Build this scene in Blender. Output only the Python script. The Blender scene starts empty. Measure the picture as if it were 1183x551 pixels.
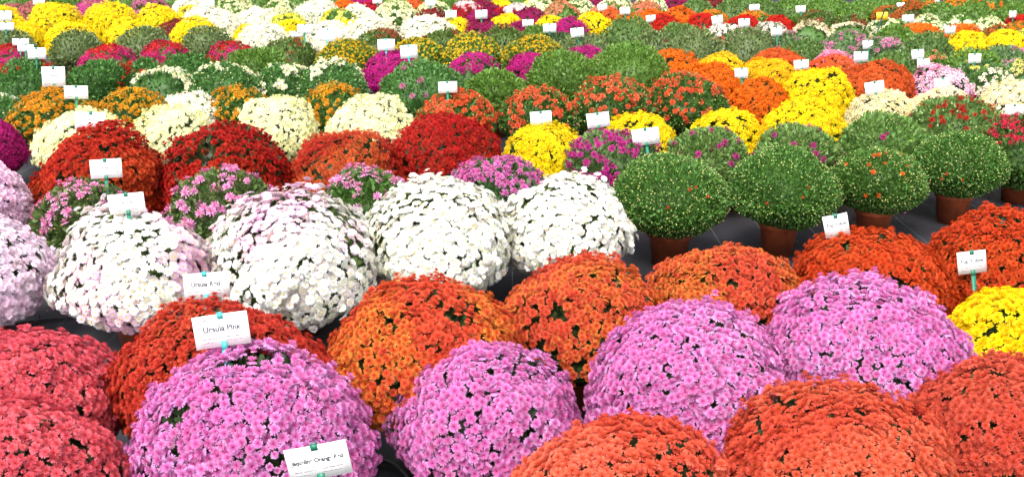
import bpy, math, random
import numpy as np
R_ = math.radians
SC = bpy.context.scene
COL = SC.collection

# ---------------------------------------------------------------- camera, sky, sun, exposure
cam_d = bpy.data.cameras.new('camera'); cam = bpy.data.objects.new('camera', cam_d); COL.objects.link(cam)
CAM = (0.0, 0.0, 1.85)
cam.location = CAM; cam.rotation_euler = (R_(90 - 18.3), 0, 0)
cam_d.sensor_width = 36; cam_d.lens = 36 * 1150 / 1183; cam_d.clip_end = 500; cam_d.clip_start = 0.05
SC.camera = cam
W = bpy.data.worlds.new('World'); SC.world = W; W.use_nodes = True
SUN_EL, SUN_AZ = R_(58), R_(205)          # azimuth the light comes from, clockwise from +Y
nt = W.node_tree; bg = nt.nodes['Background']
sky = nt.nodes.new('ShaderNodeTexSky'); sky.sky_type = 'NISHITA'; sky.sun_disc = False
sky.sun_elevation = SUN_EL; sky.sun_rotation = SUN_AZ; sky.dust_density = 4; sky.air_density = 1.0
hs = nt.nodes.new('ShaderNodeHueSaturation'); hs.inputs['Saturation'].default_value = 0.25
nt.links.new(sky.outputs[0], hs.inputs['Color']); nt.links.new(hs.outputs[0], bg.inputs['Color'])
bg.inputs['Strength'].default_value = 0.15
sun_d = bpy.data.lights.new('sun', 'SUN'); sun = bpy.data.objects.new('sun', sun_d); COL.objects.link(sun)
sun_d.energy = 1.1; sun_d.angle = R_(20); sun_d.color = (1.0, 0.96, 0.90)
sun.rotation_euler = (math.pi / 2 - SUN_EL, 0, math.pi - SUN_AZ)
sun.location = (0, 0, 20)
vs = SC.view_settings; vs.view_transform = 'Standard'; vs.look = 'None'; vs.gamma = 1; vs.use_curve_mapping = False
vs.exposure = 1.38
SC.cycles.max_bounces = 6; SC.cycles.transparent_max_bounces = 4

# ---------------------------------------------------------------- materials
def lin(c):
    c = np.asarray(c, float) / 255.0
    return np.where(c <= .04045, c / 12.92, ((c + .055) / 1.055) ** 2.4)
def plant_mat(name, rough, trans, spec=.3):
    m = bpy.data.materials.new(name); m.use_nodes = True; n = m.node_tree; p = n.nodes['Principled BSDF']
    a = n.nodes.new('ShaderNodeAttribute'); a.attribute_name = 'Col'
    n.links.new(a.outputs['Color'], p.inputs['Base Color'])
    p.inputs['Roughness'].default_value = rough; p.inputs['Specular IOR Level'].default_value = spec
    t = n.nodes.new('ShaderNodeBsdfTranslucent'); n.links.new(a.outputs['Color'], t.inputs['Color'])
    mx = n.nodes.new('ShaderNodeMixShader'); mx.inputs[0].default_value = trans
    out = n.nodes['Material Output']
    n.links.new(p.outputs[0], mx.inputs[1]); n.links.new(t.outputs[0], mx.inputs[2]); n.links.new(mx.outputs[0], out.inputs['Surface'])
    return m
M_PETAL = plant_mat('petal', .65, .25, .2)
M_LEAF = plant_mat('leaf', .5, .15, .4)
M_BUD = plant_mat('bud', .5, .1, .3)
def simple(name, c, rough=.5, noise=0., scale=30., spec=.5):
    m = bpy.data.materials.new(name); m.use_nodes = True; n = m.node_tree; p = n.nodes['Principled BSDF']
    p.inputs['Roughness'].default_value = rough; p.inputs['Specular IOR Level'].default_value = spec
    if noise:
        tc = n.nodes.new('ShaderNodeTexCoord'); nz = n.nodes.new('ShaderNodeTexNoise'); nz.inputs['Scale'].default_value = scale; nz.inputs['Detail'].default_value = 5
        n.links.new(tc.outputs['Object'], nz.inputs['Vector'])
        r = n.nodes.new('ShaderNodeValToRGB'); r.color_ramp.elements[0].position = .3; r.color_ramp.elements[1].position = .7
        r.color_ramp.elements[0].color = (*[x * (1 - noise) for x in c], 1); r.color_ramp.elements[1].color = (*[min(1, x * (1 + noise)) for x in c], 1)
        n.links.new(nz.outputs[0], r.inputs[0]); n.links.new(r.outputs[0], p.inputs['Base Color'])
    else:
        p.inputs['Base Color'].default_value = (*c, 1)
    return m
M_POT = simple('terracotta_plastic', (.40, .085, .028), .5, .38, 14)
M_SOIL = simple('potting_soil', (.03, .02, .014), .9, .4, 60)
M_CARD = simple('white_card', (.84, .84, .82), .35, .06, 18)
M_YCARD = simple('yellow_card', (.85, .50, .02), .4, .03, 40)
M_STAKE = simple('green_stake', (.015, .17, .10), .4, .1, 50)
M_STAKE2 = simple('turquoise_stake', (.05, .42, .42), .4, .1, 50)
M_STAKED = simple('dark_stake', (.015, .06, .045), .4, .1, 50)
M_INK = simple('grey_ink', (.05, .05, .07), .6)
M_INK2 = simple('faint_ink', (.36, .32, .36), .6)
M_HOSE = simple('black_hose', (.012, .012, .013), .35, .1, 40)

def fabric():
    m = bpy.data.materials.new('woven_ground_fabric'); m.use_nodes = True; n = m.node_tree; p = n.nodes['Principled BSDF']
    tc = n.nodes.new('ShaderNodeTexCoord'); L = n.links.new
    def noise(s, d=6):
        z = n.nodes.new('ShaderNodeTexNoise'); z.inputs['Scale'].default_value = s; z.inputs['Detail'].default_value = d
        L(tc.outputs['Object'], z.inputs['Vector']); return z.outputs[0]
    ra = n.nodes.new('ShaderNodeValToRGB'); ra.color_ramp.elements[0].color = (.006, .005, .008, 1); ra.color_ramp.elements[1].color = (.028, .026, .032, 1)
    ra.color_ramp.elements[0].position = .3; ra.color_ramp.elements[1].position = .72
    L(noise(2.2, 8), ra.inputs[0])
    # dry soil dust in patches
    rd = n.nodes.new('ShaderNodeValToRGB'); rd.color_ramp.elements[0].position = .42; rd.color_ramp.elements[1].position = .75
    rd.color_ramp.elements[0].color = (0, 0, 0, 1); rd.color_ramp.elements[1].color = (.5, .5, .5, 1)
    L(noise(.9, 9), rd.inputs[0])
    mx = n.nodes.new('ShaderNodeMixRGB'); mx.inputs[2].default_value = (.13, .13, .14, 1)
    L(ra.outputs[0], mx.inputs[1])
    # patches strengthen leftwards: light falling on the aisle, painted into the fabric colour
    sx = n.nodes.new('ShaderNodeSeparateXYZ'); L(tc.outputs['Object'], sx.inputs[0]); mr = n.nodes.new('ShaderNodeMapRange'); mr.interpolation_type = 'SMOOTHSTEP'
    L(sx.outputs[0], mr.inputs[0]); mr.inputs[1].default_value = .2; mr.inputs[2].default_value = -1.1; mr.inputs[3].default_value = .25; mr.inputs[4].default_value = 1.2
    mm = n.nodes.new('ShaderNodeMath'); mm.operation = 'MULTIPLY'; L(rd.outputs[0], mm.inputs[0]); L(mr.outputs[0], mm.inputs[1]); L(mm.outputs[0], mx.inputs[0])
    # marker threads every 30 cm
    sp = n.nodes.new('ShaderNodeSeparateXYZ'); L(tc.outputs['Object'], sp.inputs[0])
    def math_(op, a, b):
        q = n.nodes.new('ShaderNodeMath'); q.operation = op
        for i, v in enumerate((a, b)):
            if isinstance(v, (int, float)): q.inputs[i].default_value = v
            else: L(v, q.inputs[i])
        return q.outputs[0]
    fr = math_('FRACT', math_('MULTIPLY', sp.outputs[0], 3.3), 0)
    ln = math_('LESS_THAN', fr, .012)
    m2 = n.nodes.new('ShaderNodeMixRGB'); m2.inputs[2].default_value = (.16, .19, .18, 1); L(math_('MULTIPLY', ln, .6), m2.inputs[0]); L(mx.outputs[0], m2.inputs[1])
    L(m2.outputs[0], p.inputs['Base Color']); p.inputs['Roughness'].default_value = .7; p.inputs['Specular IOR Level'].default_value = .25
    wx = n.nodes.new('ShaderNodeTexChecker'); wx.inputs['Scale'].default_value = 220; L(tc.outputs['Object'], wx.inputs['Vector'])
    hh = math_('ADD', math_('MULTIPLY', wx.outputs['Fac'], .25), math_('ADD', math_('MULTIPLY', noise(5, 4), 1.5), math_('MULTIPLY', noise(1.3, 3), 5)))
    b = n.nodes.new('ShaderNodeBump'); b.inputs['Strength'].default_value = .5; b.inputs['Distance'].default_value = .02
    L(hh, b.inputs['Height']); L(b.outputs[0], p.inputs['Normal'])
    return m

# ---------------------------------------------------------------- mesh helpers
def mesh_np(name, V, quads, mat, C=None, smooth=False):
    me = bpy.data.meshes.new(name); V = np.ascontiguousarray(V, np.float32); quads = np.ascontiguousarray(quads, np.int32)
    k = quads.shape[1]; nq = len(quads)
    me.vertices.add(len(V)); me.vertices.foreach_set('co', V.ravel())
    me.loops.add(nq * k); me.loops.foreach_set('vertex_index', quads.ravel())
    me.polygons.add(nq); me.polygons.foreach_set('loop_start', np.arange(0, nq * k, k, dtype=np.int32))
    if smooth: me.polygons.foreach_set('use_smooth', np.ones(nq, bool))
    if C is not None:
        a = me.attributes.new('Col', 'FLOAT_COLOR', 'POINT')
        a.data.foreach_set('color', np.concatenate([C, np.ones((len(C), 1))], 1).astype(np.float32).ravel())
    me.update(calc_edges=True); me.materials.append(mat)
    return me
def link(name, me, parent=None, loc=None):
    o = bpy.data.objects.new(name, me); COL.objects.link(o)
    if parent is not None: o.parent = parent
    if loc is not None: o.location = loc
    return o
def tag(o, label=None, cat=None, group=None, kind=None):
    if label: o['label'] = label
    if cat: o['category'] = cat
    if group: o['group'] = group
    if kind: o['kind'] = kind
    return o
def empty(name, loc):
    o = bpy.data.objects.new(name, None); COL.objects.link(o); o.location = loc; o.empty_display_size = .1
    return o
def norm(v): return v / np.maximum(np.linalg.norm(v, axis=-1, keepdims=True), 1e-9)

def kite(L, w, elev, az, r0=.06, bend=0., tipw=.55, segs=2, z0=0.):
    """one petal or leaf growing outwards from the middle; returns verts and tint weight (0 base, 1 tip)"""
    ca, sa = math.cos(az), math.sin(az)
    if segs == 2: prof = [(0, .30, 0), (.55, 1, .5), (1, tipw, 1)]
    else: prof = [(0, .35, 0), (1, tipw if tipw else 0, 1)]
    vs_, ts = [], []
    r, z, e = r0, z0, elev; last = 0
    for s, ww, t in prof:
        r += math.cos(e) * (s - last) * L; z += math.sin(e) * (s - last) * L; last = s; e += bend
        for sgn in (-1, 1):
            y = sgn * ww * w / 2
            vs_.append((r * ca - y * sa, r * sa + y * ca, z)); ts.append(t)
    q = [(0, 1, 3, 2), (2, 3, 5, 4)][:len(prof) - 1]
    return vs_, ts, q
def bloom(kind, rng):
    """a blossom of unit diameter: layered petals. kind: 0 near, 1 middle, 2 far"""
    V, T, Q = [], [], []
    lay = {0: [(14, .43, .155, -.12, .07, 0.), (12, .41, .14, .28, .06, .05), (9, .34, .125, .66, .05, .10), (6, .24, .10, 1.05, .03, .15)],
           1: [(10, .45, .22, -.08, .05, 0.), (8, .39, .19, .36, .05, .06), (5, .28, .16, .80, .03, .12)],
           2: [(7, .48, .34, .02, .03, 0.), (5, .36, .28, .55, .03, .08)]}[kind]
    for li, (n, L, w, el, r0, z0) in enumerate(lay):
        a0 = rng.random() * 6.28
        for i in range(n):
            v, t, q = kite(L * rng.uniform(.88, 1.08), w * rng.uniform(.9, 1.1), el + rng.gauss(0, .09), a0 + 6.283 * i / n + rng.gauss(0, .08), r0,
                           -.22 if li == 0 else .12, rng.uniform(.5, .8), 2 if kind == 0 and li < 2 else 1, z0)
            if kind: v = [v[0], v[1], v[2], v[3]]
            b = len(V); V += v; Q += [tuple(b + x for x in f) for f in q]
            T += [min(1, x * .6 + (.42, .24, -.05, -.35)[li]) if kind < 2 else .35 + .65 * x for x in t]
    return np.array(V), np.clip(np.array(T), 0, 1), np.array(Q)
def daisy(kind, rng):
    """open flower with a clear eye: fewer, longer petals"""
    V, T, Q = [], [], []
    for li, (n, L, w, el, r0) in enumerate([(13 if kind == 0 else 9, .42, .17 if kind == 0 else .23, .10, .08), (11 if kind == 0 else 6, .34, .16, .38, .08)]):
        a0 = rng.random() * 6.28
        for i in range(n):
            v, t, q = kite(L * rng.uniform(.9, 1.06), w, el + rng.gauss(0, .08), a0 + 6.283 * i / n + rng.gauss(0, .06), r0, -.15, .6, 2 if kind == 0 else 1)
            b = len(V); V += v; Q += [tuple(b + x for x in f) for f in q]; T += [.86 + .14 * x for x in t]
    n = 6; b = len(V)                       # raised eye
    for ring, (r, z) in enumerate([(.11, .05), (.05, .10)]):
        for i in range(n): V.append((r * math.cos(6.283 * i / n), r * math.sin(6.283 * i / n), z)); T.append(0)
    Q += [(b + i, b + (i + 1) % n, b + n + (i + 1) % n, b + n + i) for i in range(n)]
    Q += [(b + n, b + n + 1, b + n + 2, b + n + 3), (b + n, b + n + 3, b + n + 4, b + n + 5)]
    return np.array(V), np.clip(np.array(T), 0, 1), np.array(Q)
trng = random.Random(5)
BLOOM = {k: [bloom(k, trng) for _ in range(5)] for k in (0, 1, 2)}
DAISY = {k: [daisy(k, trng) for _ in range(5)] for k in (0, 1)}; DAISY[2] = BLOOM[2]
def leaf_t(kind):
    if kind == 0:       # lobed: two quads, folded a little along the length
        return np.array([(-.12, 0, 0), (.12, 0, 0), (-.30, .42, .03), (.30, .42, .03), (-.10, 1, -.06), (.10, 1, -.06)]), np.array([(0, 1, 3, 2), (2, 3, 5, 4)])
    return np.array([(0, 0, 0), (.24, .5, .04), (0, 1, -.05), (-.24, .5, .04)]), np.array([(0, 1, 2, 3)])
BUDV = np.array([(.5, 0, 0), (0, .5, 0), (-.5, 0, 0), (0, -.5, 0), (.22, .22, .55), (-.22, .22, .55), (-.22, -.22, .55), (.22, -.22, .55)])
BUDQ = np.array([(0, 1, 5, 4), (1, 2, 6, 5), (2, 3, 7, 6), (3, 0, 4, 7), (4, 5, 6, 7)])

def frames(nrm, nr):
    """rotation matrices whose z axis is nrm, spun at random"""
    z = norm(nrm); a = norm(nr.normal(size=z.shape)); x = norm(np.cross(a, z)); y = np.cross(z, x)
    return np.stack([x, y, z], -1)
def scatter(T, tints, Q, P, Fm, S):
    V = np.einsum('nij,vj->nvi', Fm, T) * S[:, None, None] + P[:, None, :]
    return V, (Q[None] + (np.arange(len(P)) * len(T))[:, None, None])

# ---------------------------------------------------------------- what each kind looks like
LEAF_G = (74, 110, 44); LEAF_D = (60, 98, 42); LEAF_B = (92, 92, 48); LEAF_GREY = (102, 120, 68); LEAF_L = (98, 136, 60)
#  a, b: the two petal colours mixed over the plant; c: middle of the flower; mode: where flowers sit; cov: share of places in flower
def K(a, b, c, cov=.97, mode='all', size=.038, leaf=LEAF_G, buds=0, budc=(215, 215, 130), daisy=0, shape='dome', n=None, mixf=2.5, bare=.0, bias=.5):
    return dict(a=a, b=b, c=c, cov=cov, mode=mode, size=size, leaf=leaf, buds=buds, budc=budc, daisy=daisy, shape=shape, n=n, mixf=mixf, bare=bare, bias=bias)
PINK = (215, 160, 209); PINK2 = (208, 144, 198); PINKC = (202, 86, 156)
KIND = {
 'pink': K(PINK, PINK2, PINKC, .955, size=0.036),
 'coral': K((212, 94, 112), (222, 108, 120), (208, 76, 84), .99, size=0.033),
 'salmon': K((206, 76, 60), (220, 112, 88), (206, 86, 54), .99, size=0.034),
 'coralred': K((202, 72, 58), (216, 106, 80), (200, 84, 50), .985, size=0.034),
 'coralred2': K((192, 70, 58), (206, 92, 72), (190, 74, 50), .98, size=0.034),
 'orangered': K((188, 62, 44), (198, 92, 52), (180, 50, 36), .98, size=0.036),
 'orange': K((206, 86, 56), (216, 136, 54), (198, 66, 40), .98, size=0.035, bare=.35, mixf=4),
 'orangemix': K((206, 88, 62), (216, 138, 58), (196, 70, 44), .96, size=0.035, bare=.5),
 'vermil': K((200, 82, 32), (194, 66, 26), (186, 60, 18), .96, size=0.036),
 'vermil2': K((202, 80, 34), (212, 98, 46), (206, 94, 30), .98, size=.042),
 'yellow': K((244, 218, 10), (244, 222, 24), (236, 196, 6), .95, size=0.043),
 'amber': K((242, 192, 16), (242, 202, 22), (234, 164, 8), .98, size=.042),
 'blush': K((246, 208, 232), (250, 234, 244), (244, 216, 232), .97, size=0.038),
 'magenta': K((182, 24, 124), (172, 20, 110), (156, 14, 90), .97, size=.04),
 'magentagap': K((182, 24, 124), (172, 20, 110), (156, 14, 90), .85, mode='top', size=.045),
 'magdark': K((158, 24, 96), (144, 20, 70), (120, 10, 60), .94, size=.04),
 'crimson': K((176, 16, 40), (188, 20, 52), (150, 8, 24), .97, size=.04),
 'crimsonwhite': K((176, 16, 40), (240, 226, 226), (150, 8, 24), .97, mode='tophalfb', size=.04),
 'arcwhite': K((140, 16, 56), (244, 240, 236), (150, 8, 24), .97, mode='tophalfb', size=.04),
 'whitepink': K((245, 243, 240), (242, 192, 224), (238, 220, 140), .93, size=0.042, daisy=1, mixf=2.6, bias=.08),
 'whitepink2': K((243, 241, 239), (238, 200, 228), (238, 224, 150), .94, mode='tophalfb2', size=0.042, daisy=1),
 'white': K((243, 242, 236), (245, 244, 240), (236, 228, 130), .95, size=0.040, daisy=1, buds=170, budc=(206, 206, 110)),
 'cream': K((247, 245, 194), (249, 247, 214), (246, 240, 164), .93, size=.042),
 'creamwhite': K((240, 236, 196), (246, 240, 228), (236, 210, 110), .93, size=.042),
 'creamgreen': K((240, 232, 206), (246, 236, 226), (236, 210, 110), .60, size=.042, leaf=LEAF_G),
 'creamgreen2': K((242, 240, 196), (246, 244, 222), (226, 220, 110), .72, mode='patch', size=.042, leaf=LEAF_L),
 'creamgreen3': K((232, 230, 190), (246, 244, 222), (226, 220, 110), .42, mode='patch', size=.038, leaf=LEAF_L),
 'yellowgreen': K((238, 224, 60), (242, 236, 130), (226, 210, 60), .55, mode='patch', size=.042, leaf=LEAF_L),
 'dullpink': K((236, 166, 210), (230, 150, 196), (206, 96, 146), .30, mode='topscat', size=0.056, leaf=(84, 106, 52), buds=120, budc=(170, 130, 86)),
 'dullpink2': K((236, 166, 210), (230, 150, 200), (206, 96, 146), .30, mode='topscat', size=0.056, leaf=LEAF_G, buds=80, budc=(170, 140, 86)),
 'dullpink3': K((220, 120, 190), (214, 130, 190), (180, 60, 120), .75, mode='top', size=0.050, leaf=LEAF_D, buds=60, budc=(190, 130, 120)),
 'red': K((170, 18, 14), (196, 78, 34), (180, 54, 24), .97, size=0.044, mixf=5, bias=.25),
 'redgap': K((172, 20, 16), (190, 56, 26), (160, 26, 14), .80, mode='patch', size=0.044, leaf=(58, 66, 34)),
 'redorange': K((160, 18, 16), (196, 94, 42), (176, 56, 26), .96, size=0.044, mixf=5, bias=.4),
 'red2': K((170, 16, 14), (188, 46, 24), (150, 20, 12), .98, size=0.044, mixf=3),
 'redbright': K((198, 30, 14), (190, 24, 14), (170, 20, 8), .97, size=.042),
 'dullrose': K((206, 120, 132), (190, 110, 110), (160, 60, 80), .75, mode='patch', size=.042, leaf=(110, 110, 70)),
 'rosemag': K((206, 70, 150), (200, 110, 130), (160, 40, 100), .8, mode='patch', size=.042, leaf=(110, 110, 70)),
 'rosedull': K((196, 110, 150), (186, 120, 140), (160, 60, 90), .75, mode='patch', size=.042, leaf=(110, 110, 70)),
 'maroon': K((130, 20, 34), (146, 40, 40), (110, 10, 24), .80, size=.042, leaf=(84, 70, 44)),
 'magsparse': K((184, 28, 134), (190, 44, 140), (150, 14, 90), .36, mode='topscat', size=0.052, leaf=(94, 124, 68), buds=60, budc=(150, 90, 100)),
 'greenmag': K((170, 36, 124), (180, 50, 130), (150, 14, 90), .06, mode='topscat', size=0.050, leaf=(100, 130, 64), buds=160, budc=(150, 130, 104)),
 'greenmag2': K((176, 28, 124), (180, 40, 130), (150, 14, 90), 0, mode='few', n=4, size=.05, leaf=(96, 130, 60), buds=120, budc=(150, 150, 100)),
 'greenred': K((168, 22, 20), (180, 40, 24), (140, 14, 10), .11, mode='topscat', size=.044, leaf=(100, 130, 64), buds=220, budc=(196, 186, 140)),
 'rosered': K((196, 40, 74), (184, 24, 56), (160, 20, 40), .65, mode='top', size=0.052, leaf=LEAF_G),
 'ball': K((190, 60, 30), (200, 70, 36), (160, 40, 20), 0, mode='few', n=4, size=.018, leaf=(76, 116, 46), buds=1300, budc=(190, 194, 116), shape='ball'),
 'ballorange': K((226, 110, 30), (214, 84, 24), (200, 80, 20), 0, mode='fewtop', n=13, size=.028, leaf=(78, 116, 46), buds=1100, budc=(196, 190, 116), shape='ball'),
 'salsparse': K((216, 88, 46), (222, 106, 66), (200, 70, 30), .52, mode='topscat', size=0.050, leaf=LEAF_G, buds=200, budc=(214, 180, 110)),
 'salsparse2': K((220, 90, 54), (222, 110, 74), (200, 70, 30), .34, mode='topscat', size=0.050, leaf=LEAF_G, buds=260, budc=(220, 190, 110)),
 'salmongreen': K((222, 126, 96), (232, 158, 122), (206, 100, 60), .55, mode='patch', size=.042, leaf=LEAF_L),
 'tanger': K((226, 106, 8), (220, 92, 8), (220, 120, 10), .97, size=.04),
 'tangergreen': K((222, 112, 14), (226, 128, 20), (220, 120, 10), .62, mode='patch', size=.042, leaf=LEAF_L),
 'brownorange': K((176, 84, 30), (190, 104, 34), (160, 70, 20), .45, mode='patch', size=.042, leaf=(96, 108, 48)),
 'pinkwhite': K((236, 156, 186), (244, 222, 230), (214, 90, 140), .92, size=.042),
 'pinkwhite2': K((232, 128, 172), (244, 214, 226), (206, 76, 130), .90, size=.046),
 'gold': K((212, 144, 22), (222, 166, 32), (196, 110, 12), .50, mode='topscat', size=.042, leaf=LEAF_G, buds=160, budc=(226, 200, 110)),
 'whitefew': K((244, 243, 236), (246, 244, 226), (236, 226, 130), .07, mode='toppatch', size=0.042, leaf=(80, 122, 58), buds=220, budc=(226, 222, 160)),
 'ring': K((246, 245, 238), (244, 242, 220), (236, 226, 130), .9, mode='rim', size=0.044, leaf=(72, 112, 50), buds=50),
 'green': K((200, 120, 150), (200, 120, 150), (150, 80, 100), 0, leaf=(94, 130, 48), buds=120, budc=(130, 170, 90)),
 'grey': K((200, 120, 150), (200, 120, 150), (150, 80, 100), 0, leaf=LEAF_GREY, buds=180, budc=(140, 150, 116)),
 'greenolive': K((200, 120, 150), (200, 120, 150), (150, 80, 100), 0, leaf=(92, 122, 58), buds=160, budc=(150, 160, 100)),
 'greenpink': K((196, 110, 160), (190, 120, 150), (170, 50, 110), 0, mode='few', n=16, size=.052, leaf=(80, 124, 58), buds=120, budc=(140, 160, 100)),
 'greenpinkfar': K((192, 116, 150), (204, 140, 170), (170, 70, 110), .10, mode='toppatch', size=.046, leaf=(98, 126, 76), buds=80, budc=(160, 140, 120)),
 'greenyellowfar': K((214, 206, 96), (226, 216, 150), (200, 180, 60), .10, mode='toppatch', size=.042, leaf=(84, 122, 64), buds=80, budc=(190, 190, 110)),
 'greenredfew': K((188, 34, 18), (190, 40, 30), (150, 20, 10), .03, mode='toppatch', size=.046, leaf=(76, 120, 54), buds=120, budc=(140, 160, 90)),
 'greenbrown': K((142, 64, 40), (150, 80, 48), (110, 40, 20), .20, mode='patch', size=.036, leaf=(88, 112, 48), buds=100, budc=(160, 150, 80)),
 'greenmaroon': K((140, 26, 50), (150, 40, 60), (110, 10, 30), .16, mode='patch', size=.04, leaf=(70, 96, 56)),
 'greenmaroon2': K((140, 26, 60), (150, 40, 70), (110, 10, 30), .09, mode='patch', size=.04, leaf=LEAF_GREY),
 'redmag': K((186, 26, 20), (196, 32, 116), (150, 10, 40), .82, mode='tophalfa', size=.044, leaf=(96, 110, 52)),
 'yellowbud': K((226, 180, 20), (222, 190, 30), (206, 150, 10), .30, mode='topscat', size=.022, leaf=(92, 124, 46), buds=300, budc=(212, 206, 70)),
 'whitered': K((246, 240, 236), (150, 40, 34), (200, 160, 90), .75, mode='tophalfb3', size=.042, leaf=(96, 110, 60)),
 'arcgreen': K((244, 236, 214), (236, 214, 196), (220, 200, 110), .9, mode='rim', size=.044, leaf=(84, 122, 56), buds=60),
}

# ---------------------------------------------------------------- the setting
def ground():
    g = 150.; n = 1
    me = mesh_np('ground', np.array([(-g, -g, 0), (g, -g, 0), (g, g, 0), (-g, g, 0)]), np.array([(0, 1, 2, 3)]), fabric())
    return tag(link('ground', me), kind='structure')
ground()

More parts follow.
